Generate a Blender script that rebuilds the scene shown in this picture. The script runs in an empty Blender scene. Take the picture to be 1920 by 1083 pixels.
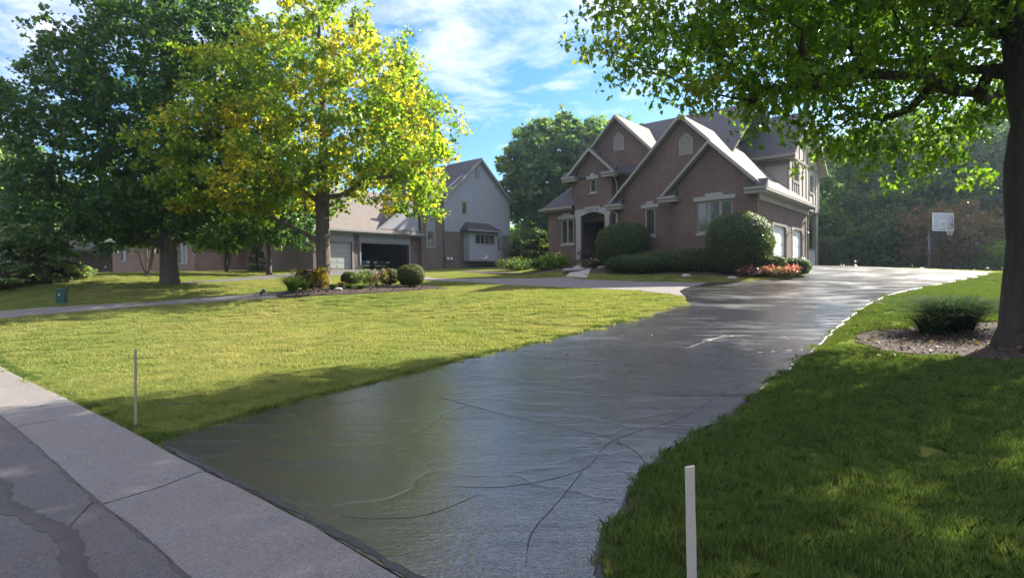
import bpy, bmesh, math, random
import numpy as np
from mathutils import Vector, Matrix
from mathutils.geometry import tessellate_polygon, delaunay_2d_cdt

S = bpy.context.scene
COL = S.collection
rnd = random.Random(7)

# ------------------------------------------------------------------ camera
FOC, PIT, ROL, EYE = 1055.17, .020924, .013931, 1.6      # focal length in photo pixels, pitch, roll, eye height
cp_, sp_, cr_, sr_ = math.cos(PIT), math.sin(PIT), math.cos(ROL), math.sin(ROL)
cd = bpy.data.cameras.new('camera'); cam = bpy.data.objects.new('camera', cd); COL.objects.link(cam)
cd.sensor_width = 36; cd.lens = 36*FOC/1920; cd.clip_end = 3000; cd.clip_start = .05
right = Vector((cr_, -sr_*sp_, -sr_*cp_)); up = Vector((sr_, cr_*sp_, cr_*cp_)); fwd = Vector((0, cp_, -sp_))
m3 = Matrix((right, up, -fwd)).transposed()
cam.matrix_world = Matrix.Translation((0, 0, EYE)) @ m3.to_4x4()
S.camera = cam

# ------------------------------------------------------------------ sky, sun, exposure
SUN_AZ, SUN_EL = math.radians(55), math.radians(34.5)
W = bpy.data.worlds.new('World'); S.world = W; W.use_nodes = True
wn, wl = W.node_tree.nodes, W.node_tree.links
wn.clear()
def wnode(t, **k):
    n = wn.new(t)
    for a, b in k.items(): setattr(n, a, b)
    return n
def wmath(op, a, b=None, c=None, clamp=False):
    n = wn.new('ShaderNodeMath'); n.operation = op; n.use_clamp = clamp
    for i, v in enumerate((a, b, c)):
        if v is None: continue
        if isinstance(v, (int, float)): n.inputs[i].default_value = v
        else: wl.new(v, n.inputs[i])
    return n.outputs[0]
sky = wnode('ShaderNodeTexSky', sky_type='NISHITA', sun_disc=False)
sky.sun_elevation = SUN_EL; sky.sun_rotation = SUN_AZ; sky.air_density = 1.1; sky.dust_density = .6; sky.ozone_density = 2.2
tc = wnode('ShaderNodeTexCoord'); sep = wnode('ShaderNodeSeparateXYZ'); wl.new(tc.outputs['Generated'], sep.inputs[0])
zc = wmath('MAXIMUM', sep.outputs[2], .05)
pr = wnode('ShaderNodeCombineXYZ')
wl.new(wmath('DIVIDE', sep.outputs[0], wmath('ADD', zc, .12)), pr.inputs[0])
wl.new(wmath('DIVIDE', sep.outputs[1], wmath('ADD', zc, .12)), pr.inputs[1])
def wnoise(scale, det, rough, off, dist=0.):
    mp = wnode('ShaderNodeMapping'); mp.inputs['Location'].default_value = off; wl.new(pr.outputs[0], mp.inputs[0])
    n = wnode('ShaderNodeTexNoise'); n.inputs['Scale'].default_value = scale; n.inputs['Detail'].default_value = det
    n.inputs['Roughness'].default_value = rough; n.inputs['Distortion'].default_value = dist
    wl.new(mp.outputs[0], n.inputs['Vector']); return n.outputs[0]
big = wnoise(.55, 3, .5, (3.1, 1.7, 0)); fine = wnoise(3.6, 9, .62, (0, 4, 2), .3)
hi = wmath('MULTIPLY', wmath('SUBTRACT', sep.outputs[2], .24), 3.2, clamp=True)          # cover grows overhead
lo = wmath('MULTIPLY', wmath('SUBTRACT', .16, sep.outputs[2]), 6., clamp=True)           # and again low on the horizon
lf = wmath('MULTIPLY', wmath('SUBTRACT', wmath('MULTIPLY', sep.outputs[0], -1.), .30), 1.6, clamp=True)
cov = wmath('ADD', wmath('ADD', wmath('MULTIPLY', hi, .37), wmath('MULTIPLY', lo, .22)), wmath('MULTIPLY', lf, .22))
dens = wmath('ADD', wmath('ADD', wmath('MULTIPLY', big, .55), wmath('MULTIPLY', fine, .75)), cov)
mask = wmath('MULTIPLY', wmath('SUBTRACT', dens, .71), 3.2, clamp=True)
mask = wmath('MULTIPLY', mask, .82)
mx = wnode('ShaderNodeMix', data_type='RGBA'); wl.new(mask, mx.inputs[0])
hs = wnode('ShaderNodeHueSaturation'); hs.inputs['Saturation'].default_value = 1.4; wl.new(sky.outputs[0], hs.inputs['Color'])
wl.new(hs.outputs[0], mx.inputs[6]); mx.inputs[7].default_value = (8.6, 8.4, 10.2, 1)
bg = wnode('ShaderNodeBackground'); bg.inputs[1].default_value = .056; wl.new(mx.outputs[2], bg.inputs[0])
wo = wnode('ShaderNodeOutputWorld'); wl.new(bg.outputs[0], wo.inputs[0])
sl = bpy.data.lights.new('sun', 'SUN'); sl.energy = 5.; sl.angle = math.radians(.53); sl.color = (1, .92, .78)
sun = bpy.data.objects.new('sun', sl); COL.objects.link(sun)
SD = Vector((math.sin(SUN_AZ)*math.cos(SUN_EL), math.cos(SUN_AZ)*math.cos(SUN_EL), math.sin(SUN_EL)))
sun.rotation_euler = SD.to_track_quat('Z', 'Y').to_euler()
S.view_settings.view_transform = 'Standard'; S.view_settings.look = 'None'
S.view_settings.exposure = 1.95; S.view_settings.gamma = 1

# ------------------------------------------------------------------ materials
MATS = {}
class NT:
    """thin helper over a material's node tree"""
    def __init__(s, name):
        s.m = bpy.data.materials.new(name); s.m.use_nodes = True
        s.n, s.l = s.m.node_tree.nodes, s.m.node_tree.links
        s.b = s.n['Principled BSDF']; s.out = s.n['Material Output']; s.tc = s.n.new('ShaderNodeTexCoord')
        s.geo = s.n.new('ShaderNodeNewGeometry'); MATS[name] = s.m
    def link(s, a, b): s.l.new(a, b)
    def noise(s, scale, det=4, rough=.6, src='Object', stretch=None, dist=0.):
        v = s.tc.outputs[src] if src != 'Position' else s.geo.outputs['Position']
        if stretch:
            mp = s.n.new('ShaderNodeMapping'); mp.inputs['Scale'].default_value = stretch[:3]
            if len(stretch) > 3: mp.inputs['Rotation'].default_value = (0, 0, stretch[3])
            s.l.new(v, mp.inputs[0]); v = mp.outputs[0]
        n = s.n.new('ShaderNodeTexNoise'); n.inputs['Scale'].default_value = scale; n.inputs['Detail'].default_value = det
        n.inputs['Roughness'].default_value = rough; n.inputs['Distortion'].default_value = dist
        s.l.new(v, n.inputs['Vector']); return n.outputs[0]
    def ramp(s, f, stops):
        r = s.n.new('ShaderNodeValToRGB'); e = r.color_ramp.elements
        while len(e) < len(stops): e.new(.5)
        for i, (p, c) in enumerate(stops):
            e[i].position = p; e[i].color = (*c, 1) if not isinstance(c, (int, float)) else (c, c, c, 1)
        s.l.new(f, r.inputs[0]); return r.outputs[0]
    def mix(s, f, a, b, mode='MIX'):
        x = s.n.new('ShaderNodeMix'); x.data_type = 'RGBA'; x.blend_type = mode
        for i, v in ((0, f), (6, a), (7, b)):
            if isinstance(v, (int, float)): x.inputs[i].default_value = v if i == 0 else (v, v, v, 1)
            elif isinstance(v, tuple): x.inputs[i].default_value = (*v, 1)
            else: s.l.new(v, x.inputs[i])
        return x.outputs[2]
    def math(s, op, a, b=None, clamp=False):
        x = s.n.new('ShaderNodeMath'); x.operation = op; x.use_clamp = clamp
        for i, v in enumerate((a, b)):
            if v is None: continue
            if isinstance(v, (int, float)): x.inputs[i].default_value = v
            else: s.l.new(v, x.inputs[i])
        return x.outputs[0]
    def bump(s, h, dist=.01, strength=1., prev=None):
        b = s.n.new('ShaderNodeBump'); b.inputs['Distance'].default_value = dist; b.inputs['Strength'].default_value = strength
        s.l.new(h, b.inputs['Height'])
        if prev: s.l.new(prev, b.inputs['Normal'])
        return b.outputs[0]
    def set(s, **k):
        for a, v in k.items():
            i = s.b.inputs[{'color': 'Base Color', 'rough': 'Roughness', 'normal': 'Normal', 'metal': 'Metallic', 'spec': 'Specular IOR Level', 'coat': 'Coat Weight', 'coat_rough': 'Coat Roughness', 'coat_normal': 'Coat Normal', 'ior': 'IOR', 'alpha': 'Alpha', 'trans': 'Transmission Weight'}[a]]
            if isinstance(v, tuple): i.default_value = (*v, 1)
            elif isinstance(v, (int, float)): i.default_value = v
            else: s.l.new(v, i)
        return s

def plain(name, col, rough=.6, var=.18, scale=3., bump=.002, metal=0.):
    t = NT(name); f = t.noise(scale, 6); g = t.noise(scale*14, 3)
    c = t.mix(f, tuple(x*(1-var) for x in col), tuple(min(1, x*(1+var)) for x in col))
    t.set(color=c, rough=rough, metal=metal, normal=t.bump(g, bump))
    return t.m
def brick_mat(name, c1, c2, mortar):
    t = NT(name)
    b = t.n.new('ShaderNodeTexBrick'); t.link(t.tc.outputs['UV'], b.inputs['Vector'])
    b.inputs['Scale'].default_value = 1; b.inputs['Brick Width'].default_value = .25; b.inputs['Row Height'].default_value = .086
    b.inputs['Mortar Size'].default_value = .013; b.inputs['Mortar Smooth'].default_value = .2; b.inputs['Bias'].default_value = -.1
    b.inputs['Color1'].default_value = (*c1, 1); b.inputs['Color2'].default_value = (*c2, 1); b.inputs['Mortar'].default_value = (*mortar, 1)
    n = t.noise(1.1, 5); n2 = t.noise(40, 3)
    c = t.mix(n, t.mix(.35, b.outputs[0], (0, 0, 0)), t.mix(.12, b.outputs[0], (.8, .5, .4)))
    inv = t.math('SUBTRACT', 1., b.outputs['Fac'])
    h = t.math('ADD', inv, t.math('MULTIPLY', n2, .3))
    t.set(color=c, rough=.88, normal=t.bump(h, .008)); return t.m
def shingle_mat(name, c1, c2):
    t = NT(name)
    b = t.n.new('ShaderNodeTexBrick'); t.link(t.tc.outputs['UV'], b.inputs['Vector'])
    b.inputs['Scale'].default_value = 1; b.inputs['Brick Width'].default_value = .33; b.inputs['Row Height'].default_value = .145
    b.inputs['Mortar Size'].default_value = .012; b.inputs['Mortar Smooth'].default_value = .5
    b.inputs['Color1'].default_value = (*c1, 1); b.inputs['Color2'].default_value = (*c2, 1)
    b.inputs['Mortar'].default_value = (*[x*.5 for x in c1], 1)
    n = t.noise(.9, 5); n2 = t.noise(90, 3, .8)
    c = t.mix(n, t.mix(.25, b.outputs[0], (0, 0, 0)), b.outputs[0]); c = t.mix(t.math('MULTIPLY', n2, .3), c, tuple(x*1.7 for x in c2))
    h = t.math('ADD', t.math('MULTIPLY', t.math('SUBTRACT', 1., b.outputs['Fac']), 1.), t.math('MULTIPLY', n2, .8))
    t.set(color=c, rough=.85, normal=t.bump(h, .012)); return t.m
def leaf_mat(name, stops, big=.35, trans=.5, rough=.5, warm=None, spec=.35):
    """stops: leaf colours by random island; warm=(colour, lo, hi): large patches of another colour"""
    t = NT(name)
    r = t.geo.outputs['Random Per Island']
    c = t.ramp(r, stops)
    if warm:
        w = t.noise(big, 3, .6, 'Object'); wv = t.math('ADD', w, t.math('MULTIPLY', t.math('SUBTRACT', r, .5), .10))
        f = t.ramp(wv, [(warm[1], 0.), (warm[2], 1.)]); c = t.mix(f, c, warm[0])
    t.set(color=c, rough=rough, spec=spec)
    tr = t.n.new('ShaderNodeBsdfTranslucent'); cc = t.mix(1., c, (2.3, 2.2, .8), 'MULTIPLY'); t.link(cc, tr.inputs[0])
    ms = t.n.new('ShaderNodeMixShader'); ms.inputs[0].default_value = trans
    t.link(t.b.outputs[0], ms.inputs[1]); t.link(tr.outputs[0], ms.inputs[2]); t.link(ms.outputs[0], t.out.inputs[0])
    return t.m
def bark_mat(name, c1, c2, sc=5):
    t = NT(name)
    n = t.noise(sc, 7, .7, 'Object', (1, 1, .18), .6); v = t.n.new('ShaderNodeTexVoronoi'); v.inputs['Scale'].default_value = sc*3
    mp = t.n.new('ShaderNodeMapping'); mp.inputs['Scale'].default_value = (1, 1, .22); t.link(t.tc.outputs['Object'], mp.inputs[0]); t.link(mp.outputs[0], v.inputs['Vector'])
    h = t.math('ADD', n, t.math('MULTIPLY', v.outputs[0], .7))
    t.set(color=t.ramp(n, [(.3, c1), (.7, c2)]), rough=.92, normal=t.bump(h, .05)); return t.m

# ground: lawn soil with mown grass colour
t = NT('lawn_ground')
n1 = t.noise(.22, 4, .6, 'Position'); n2 = t.noise(2.2, 6, .7, 'Position'); n3 = t.noise(38, 5, .8, 'Position')
base = t.ramp(n1, [(.35, (.085, .115, .025)), (.5, (.11, .13, .03)), (.66, (.15, .145, .045))])
base = t.mix(t.math('MULTIPLY', n2, .5), base, (.07, .09, .02)); base = t.mix(t.math('MULTIPLY', n3, .6), base, (.14, .15, .045))
t.set(color=base, rough=.9, normal=t.bump(n3, .02, 1.), spec=.0)
def grass_material(name, dry, tint=(1., 1., 1.15)):
    t = NT(name)
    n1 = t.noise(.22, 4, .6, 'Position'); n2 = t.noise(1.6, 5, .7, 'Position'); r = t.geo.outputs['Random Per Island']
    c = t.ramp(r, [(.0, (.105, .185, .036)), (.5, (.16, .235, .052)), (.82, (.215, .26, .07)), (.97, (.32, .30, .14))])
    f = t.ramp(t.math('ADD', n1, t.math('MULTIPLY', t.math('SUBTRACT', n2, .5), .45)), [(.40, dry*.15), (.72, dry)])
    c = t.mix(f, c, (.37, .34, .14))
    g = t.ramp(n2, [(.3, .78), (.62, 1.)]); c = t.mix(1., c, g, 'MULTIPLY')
    c = t.mix(1., c, tint, 'MULTIPLY')
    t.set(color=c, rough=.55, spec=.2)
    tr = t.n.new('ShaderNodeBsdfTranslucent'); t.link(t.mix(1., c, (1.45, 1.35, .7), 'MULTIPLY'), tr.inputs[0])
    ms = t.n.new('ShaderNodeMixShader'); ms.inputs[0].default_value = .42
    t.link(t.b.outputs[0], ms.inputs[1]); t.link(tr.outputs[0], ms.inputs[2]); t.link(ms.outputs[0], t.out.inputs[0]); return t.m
grass_material('grass_sunny', .7); grass_material('grass_lush_shaded', .12, (.50, .60, .62))  # second is greener growth, also darkened: the right lawn's shade put into colour
# freshly sealed, still wet driveway
t = NT('wet_sealer')
fine_ = t.noise(70, 4, .7, 'Position'); mid = t.noise(9, 5, .6, 'Position'); wide = t.noise(.6, 3, .5, 'Position')
streak = t.noise(1., 4, .55, 'Position', (.45, 2.6, 1., .30), 1.3); streak2 = t.noise(1., 4, .6, 'Position', (.35, 9, 1, .42), .7)
rg = t.ramp(t.math('ADD', t.math('MULTIPLY', streak, .6), t.math('MULTIPLY', wide, .4)), [(.38, .07), (.50, .13), (.62, .36)])
sy_ = t.n.new('ShaderNodeSeparateXYZ'); t.link(t.geo.outputs['Position'], sy_.inputs[0])
dry_ = t.math('MULTIPLY', t.math('SUBTRACT', sy_.outputs[1], 11.), .07, True)      # the far end has begun to dry
rg = t.math('ADD', rg, t.math('MULTIPLY', dry_, .24))
vor = t.n.new('ShaderNodeTexVoronoi'); vor.feature = 'DISTANCE_TO_EDGE'; vor.inputs['Scale'].default_value = .62
wv = t.n.new('ShaderNodeVectorMath'); wv.operation = 'ADD'; t.link(t.geo.outputs['Position'], wv.inputs[0])
nz = t.n.new('ShaderNodeTexNoise'); nz.inputs['Scale'].default_value = 1.1; nz.inputs['Detail'].default_value = 5; t.link(t.geo.outputs['Position'], nz.inputs['Vector'])
sc_ = t.n.new('ShaderNodeVectorMath'); sc_.operation = 'SCALE'; sc_.inputs['Scale'].default_value = .9; t.link(nz.outputs['Color'], sc_.inputs[0]); t.link(sc_.outputs[0], wv.inputs[1]); t.link(wv.outputs[0], vor.inputs['Vector'])
crack = t.ramp(vor.outputs['Distance'], [(0, 0.), (.018, .75), (.05, 1.)])
rip = t.noise(30, 3, .6, 'Position', (1, 1, 1), .4); hs_ = t.math('ADD', t.math('MULTIPLY', fine_, .10), t.math('ADD', t.math('MULTIPLY', mid, .26), t.math('MULTIPLY', rip, .34))); h1 = t.math('ADD', hs_, t.math('MULTIPLY', fine_, .75))
h2 = t.math('ADD', h1, t.math('MULTIPLY', crack, .28))
tiny = t.noise(190, 3, .8, 'Position'); nb = t.bump(t.math('ADD', h2, t.math('MULTIPLY', tiny, .02)), .0085); nb = t.bump(t.math('ADD', t.math('MULTIPLY', streak, .6), t.math('MULTIPLY', wide, 1.6)), .012, 1., nb)
nc_ = t.bump(t.math('ADD', hs_, t.math('MULTIPLY', crack, .28)), .0075); nc_ = t.bump(t.math('ADD', t.math('MULTIPLY', streak, .6), t.math('MULTIPLY', wide, 1.6)), .010, 1., nc_)
t.set(color=t.mix(streak, (.008, .008, .009), (.016, .015, .016)), rough=rg, normal=nb, spec=.4, coat=t.math('MULTIPLY', t.ramp(t.noise(62, 3, .7, 'Position'), [(.36, .30), (.62, 1.)]), t.ramp(t.noise(5, 5, .7, 'Position'), [(.30, .80), (.6, 1.)])), coat_rough=t.math('MULTIPLY', rg, .55), coat_normal=nc_); t.b.inputs['Coat IOR'].default_value = 1.75
t = NT('seam_tar'); t.set(color=(.010, .010, .011), rough=t.ramp(t.noise(7, 5, .7, 'Position'), [(.35, .22), (.6, .65)]), normal=t.bump(t.noise(45, 4, .7, 'Position'), .008), spec=.5)
t = NT('old_tar'); t.set(color=t.ramp(t.noise(9, 5, .7, 'Position'), [(.3, (.018, .017, .017)), (.7, (.040, .036, .034))]), rough=.62, normal=t.bump(t.noise(60, 4, .7, 'Position'), .004), spec=.4)
def aggregate(name, c1, c2, spk, blotch, bump, scale=95, spec=.3):
    t = NT(name); f = t.noise(scale, 4, .8, 'Position'); m_ = t.noise(1.4, 6, .7, 'Position'); v = t.n.new('ShaderNodeTexVoronoi'); v.inputs['Scale'].default_value = scale*1.1
    t.link(t.geo.outputs['Position'], v.inputs['Vector'])
    c = t.mix(m_, c1, c2); s_ = t.ramp(v.outputs['Color'], [(.30, 0.), (.9, .45)]); c = t.mix(s_, c, spk)
    b_ = t.ramp(t.noise(17, 5, .75, 'Position'), [(.30, 1.), (.40, 0.)]); c = t.mix(t.math('MULTIPLY', b_, .75), c, blotch); st_ = t.ramp(t.noise(.8, 5, .7, 'Position', None, .8), [(.40, 0.), (.7, .5)]); c = t.mix(st_, c, t.mix(1., c, (1.15, .95, .72), 'MULTIPLY'))
    t.set(color=c, rough=.85, spec=spec, normal=t.bump(t.math('ADD', f, t.math('MULTIPLY', v.outputs[0], .8)), bump)); return t.m
aggregate('street_asphalt', (.07, .07, .078), (.11, .108, .112), (.26, .25, .25), (.03, .03, .032),   .012, 130)
aggregate('gutter_concrete', (.105, .105, .110), (.175, .172, .172), (.29, .28, .27), (.045, .043, .043), .010, 85)
aggregate('pale_asphalt', (.09, .088, .09), (.14, .135, .135), (.19, .18, .18), (.08, .08, .08), .006, 60)
aggregate('dark_asphalt', (.055, .055, .06), (.09, .09, .095), (.14, .14, .14), (.03, .03, .03), .006, 60)
aggregate('walk_concrete', (.22, .21, .20), (.30, .28, .26), (.36, .34, .32), (.2, .2, .19), .003, 90)
t = NT('mulch'); f = t.noise(26, 6, .85, 'Position', (1, 1, 1), .8)
t.set(color=t.ramp(f, [(.3, (.020, .012, .009)), (.55, (.055, .034, .024)), (.75, (.085, .055, .04))]), rough=.95, normal=t.bump(f, .08))
t = NT('soil_edge'); f = t.noise(30, 6, .85, 'Position')
t.set(color=t.ramp(f, [(.3, (.018, .014, .010)), (.6, (.055, .042, .028)), (.8, (.13, .11, .07))]), rough=.97, normal=t.bump(f, .05))
plain('mulch_chip', (.06, .036, .026), .9, .5, 8); plain('white_lath', (.40, .37, .32), .75, .15, 9, .003); plain('dry_lath', (.30, .25, .15), .85, .25, 9, .003)
brick_mat('red_brick', (.062, .023, .020), (.026, .012, .013), (.165, .14, .125))
brick_mat('brown_brick', (.095, .068, .054), (.065, .048, .040), (.15, .13, .115))
brick_mat('tan_brick', (.24, .135, .09), (.18, .10, .07), (.24, .20, .17))
brick_mat('grey_brick', (.16, .125, .115), (.12, .10, .095), (.25, .23, .22))
shingle_mat('brown_shingle', (.105, .086, .076), (.145, .122, .108)); shingle_mat('shaded_shingle', (.032, .033, .038), (.052, .050, .055))  # second is a darker copy: shade of the unlit roofs put into its colour
plain('cream_trim', (.22, .205, .185), .6, .06, 1.5, .001); plain('stone_trim', (.24, .25, .245), .75, .08, 6, .002)
plain('taupe_trim', (.20, .175, .155), .65, .08, 2, .001); plain('stucco', (.38, .34, .305), .9, .07, 2, .004)
plain('grey_siding', (.25, .255, .28), .7, .07, 1.2, .001); plain('grey_trim', (.20, .20, .20), .65, .07, 2, .001)
plain('dark_metal', (.02, .018, .017), .45, .2, 5, .001); plain('pole_metal', (.10, .10, .11), .45, .2, 5, .001)
plain('garage_white', (.62, .62, .60), .5, .05, 2, .001); plain('garage_grey', (.27, .28, .275), .55, .05, 2, .001)
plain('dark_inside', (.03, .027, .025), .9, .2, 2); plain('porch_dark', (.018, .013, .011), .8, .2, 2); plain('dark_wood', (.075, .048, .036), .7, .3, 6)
plain('planter_clay', (.18, .09, .06), .8, .2, 8); plain('green_box', (.02, .075, .062), .5, .12, 4, .001); plain('field_stone', (.42, .39, .36), .85, .25, 7, .02)
plain('rim_orange', (.42, .10, .03), .45, .1); plain('net_cord', (.7, .7, .7), .8, .1); plain('number_dark', (.03, .03, .035), .5, .1); plain('tyre', (.015, .015, .015), .8, .1)
plain('car_dark', (.025, .03, .04), .22, .1); plain('car_blue', (.05, .075, .10), .22, .1); plain('chrome', (.6, .6, .6), .2, .05, metal=1.)
plain('downpipe_tan', (.36, .32, .28), .5, .08, 2, .001)
t = NT('window_glass'); n = t.noise(.9, 4, .6, 'Object', None, 1.2)
t.set(color=t.ramp(n, [(.35, (.012, .014, .014)), (.65, (.05, .06, .05))]), rough=.06, spec=.9, normal=t.bump(t.noise(1.5, 2), .004))
t = NT('board_glass'); t.set(color=(.42, .44, .5), rough=.25)
tr = t.n.new('ShaderNodeBsdfTransparent'); ms = t.n.new('ShaderNodeMixShader'); ms.inputs[0].default_value = .25
t.link(t.b.outputs[0], ms.inputs[1]); t.link(tr.outputs[0], ms.inputs[2]); t.link(ms.outputs[0], t.out.inputs[0])
t = NT('lamp_glass'); t.set(color=(.75, .75, .72), rough=.12, spec=.8)
bark_mat('oak_bark', (.012, .010, .008), (.045, .037, .030), 5); bark_mat('maple_bark', (.045, .036, .030), (.125, .105, .088), 6); bark_mat('pale_bark', (.09, .08, .07), (.24, .21, .18), 6)
leaf_mat('oak_leaf', [(0, (.035, .085, .014)), (.5, (.058, .125, .018)), (1, (.11, .19, .02))], trans=.64, rough=.42, warm=((.155, .16, .018), .56, .80), big=.6)
leaf_mat('yellow_maple_leaf', [(0, (.065, .13, .018)), (.55, (.105, .185, .024)), (1, (.18, .23, .03))], trans=.58, warm=((.34, .31, .04), .50, .61), big=.55)
leaf_mat('dark_maple_leaf', [(0, (.022, .062, .022)), (.6, (.038, .09, .026)), (1, (.065, .12, .028))], trans=.42, rough=.42, warm=((.085, .14, .02), .60, .8))
leaf_mat('bright_leaf', [(0, (.070, .13, .015)), (1, (.13, .19, .02))], trans=.55)
leaf_mat('far_leaf', [(0, (.045, .11, .055)), (.6, (.08, .16, .065)), (1, (.14, .20, .075))], trans=.48, warm=((.12, .13, .035), .55, .8), big=.25)
leaf_mat('wood_leaf', [(0, (.016, .045, .018)), (.6, (.036, .082, .024)), (1, (.12, .19, .04))], trans=.6, warm=((.13, .22, .035), .50, .64), big=.3)
leaf_mat('japanese_maple_leaf', [(0, (.10, .045, .025)), (.6, (.13, .075, .03)), (1, (.09, .11, .03))], trans=.35)
leaf_mat('purple_leaf', [(0, (.030, .016, .014)), (1, (.06, .035, .022))], trans=.2)
leaf_mat('spruce_needle', [(0, (.10, .17, .07)), (.7, (.16, .23, .10)), (1, (.24, .27, .14))], trans=.3, warm=((.11, .075, .035), .52, .72), big=1.2)
leaf_mat('yew_leaf', [(0, (.012, .032, .010)), (.6, (.026, .058, .014)), (1, (.12, .16, .02))], trans=.45)
leaf_mat('boxwood_leaf', [(0, (.035, .055, .012)), (.7, (.060, .080, .018)), (1, (.12, .12, .03))], trans=.35)
leaf_mat('golden_leaf', [(0, (.06, .075, .014)), (.55, (.16, .13, .016)), (1, (.40, .27, .02))], trans=.35)
leaf_mat('lily_leaf', [(0, (.05, .10, .03)), (1, (.12, .17, .05))], trans=.45); leaf_mat('blue_grass_leaf', [(0, (.02, .045, .028)), (1, (.045, .075, .045))], trans=.2, rough=.9, spec=.02)
leaf_mat('pink_petal', [(0, (.40, .05, .09)), (.6, (.50, .14, .18)), (1, (.55, .30, .30))], trans=.15); leaf_mat('red_petal', [(0, (.34, .02, .06)), (.6, (.52, .07, .15)), (1, (.60, .26, .32))], trans=.2)
leaf_mat('white_petal', [(0, (.5, .55, .4)), (1, (.7, .7, .6))], trans=.4); leaf_mat('dead_leaf', [(0, (.10, .06, .025)), (1, (.24, .16, .05))], trans=.15, spec=.05)
M = MATS

# ------------------------------------------------------------------ mesh helpers
def set_uv(me):
    """uv in metres: along the wall, up the slope"""
    uv = me.uv_layers.new(name='uv')
    for p in me.polygons:
        n = p.normal
        if abs(n.z) > .98: a, b = Vector((1, 0, 0)), Vector((0, 1, 0))
        else:
            a = Vector((-n.y, n.x, 0)).normalized(); b = n.cross(a)
        for li in p.loop_indices:
            c = me.vertices[me.loops[li].vertex_index].co; uv.data[li].uv = (c.dot(a), c.dot(b))
class MB:
    def __init__(s): s.v, s.f = [], []
    def poly(s, pts): i = len(s.v); s.v += [tuple(p) for p in pts]; s.f.append(tuple(range(i, i+len(pts)))); return s
    def box(s, x0, x1, y0, y1, z0, z1):
        i = len(s.v); s.v += [(x, y, z) for z in (z0, z1) for y in (y0, y1) for x in (x0, x1)]
        s.f += [tuple(i+k for k in q) for q in ((0, 2, 3, 1), (4, 5, 7, 6), (0, 1, 5, 4), (2, 6, 7, 3), (0, 4, 6, 2), (1, 3, 7, 5))]; return s
    def prism(s, pts, axis, a, b, holes=()):
        """2-D outline (x,z) extruded along y, or (y,z) extruded along x; rectangular holes (p0,p1,z0,z1) go right through"""
        loops = [list(pts)] + [[(h[0], h[2]), (h[1], h[2]), (h[1], h[3]), (h[0], h[3])] for h in holes]
        flat = [p for l in loops for p in l]; n = len(flat); i = len(s.v)
        P = (lambda p, d: (p[0], d, p[1])) if axis == 'y' else (lambda p, d: (d, p[0], p[1]))
        s.v += [P(p, a) for p in flat] + [P(p, b) for p in flat]
        for t in tessellate_polygon([[Vector((p[0], p[1], 0)) for p in l] for l in loops]):
            s.f.append(tuple(i+k for k in t)); s.f.append(tuple(i+n+k for k in reversed(t)))
        o = i
        for l in loops:
            m_ = len(l)
            for k in range(m_): s.f.append((o+k, o+(k+1) % m_, o+n+(k+1) % m_, o+n+k))
            o += m_
        return s
    def tube(s, pts, rad, sides=8, cap=True):
        pts = [Vector(p) for p in pts]
        if not isinstance(rad, (list, tuple)): rad = [rad]*len(pts)
        i0 = len(s.v); prev = None
        for k, p in enumerate(pts):
            d = (pts[min(k+1, len(pts)-1)]-pts[max(k-1, 0)]).normalized()
            if prev is None: a = d.orthogonal().normalized()
            else:
                a = prev-d*prev.dot(d); a = a.normalized() if a.length > 1e-6 else d.orthogonal().normalized()
            prev = a; b = d.cross(a)
            for j in range(sides):
                g = 2*math.pi*j/sides; s.v.append(tuple(p+(a*math.cos(g)+b*math.sin(g))*rad[k]))
        for k in range(len(pts)-1):
            for j in range(sides):
                s.f.append((i0+k*sides+j, i0+k*sides+(j+1) % sides, i0+(k+1)*sides+(j+1) % sides, i0+(k+1)*sides+j))
        if cap:
            s.f.append(tuple(i0+j for j in reversed(range(sides)))); s.f.append(tuple(i0+(len(pts)-1)*sides+j for j in range(sides)))
        return s
    def lathe(s, prof, c=(0, 0, 0), sides=16):
        return s.tube([(c[0], c[1], c[2]+z) for r, z in prof], [max(r, .001) for r, z in prof], sides)
    def mesh(s, name, mat, smooth=False, bevel=0):
        me = bpy.data.meshes.new(name); me.from_pydata(s.v, [], s.f); me.materials.append(mat)
        bm = bmesh.new(); bm.from_mesh(me); bmesh.ops.recalc_face_normals(bm, faces=bm.faces)
        if bevel: bmesh.ops.bevel(bm, geom=bm.edges[:], offset=bevel, segments=1, affect='EDGES')
        bm.to_mesh(me); bm.free(); me.update(); set_uv(me)
        if smooth: me.polygons.foreach_set('use_smooth', [True]*len(me.polygons))
        return me
    def build(s, name, mat, parent=None, smooth=False, bevel=0, loc=None, rz=None):
        o = bpy.data.objects.new(name, s.mesh(name, M[mat], smooth, bevel)); COL.objects.link(o); o.parent = parent
        if loc: o.location = loc
        if rz: o.rotation_euler.z = rz
        return o
def tag(o, label=None, cat=None, group=None, kind=None):
    for k, v in (('label', label), ('category', cat), ('group', group), ('kind', kind)):
        if v: o[k] = v
    return o
def empty(name, loc, rz=0., **k):
    o = bpy.data.objects.new(name, None); COL.objects.link(o); o.location = loc; o.rotation_euler.z = rz; o.empty_display_size = .3
    return tag(o, **k)
def copy_tree(o, parent=None):
    c = o.copy(); COL.objects.link(c); c.parent = parent
    for ch in list(o.children): copy_tree(ch, c)
    return c
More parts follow.
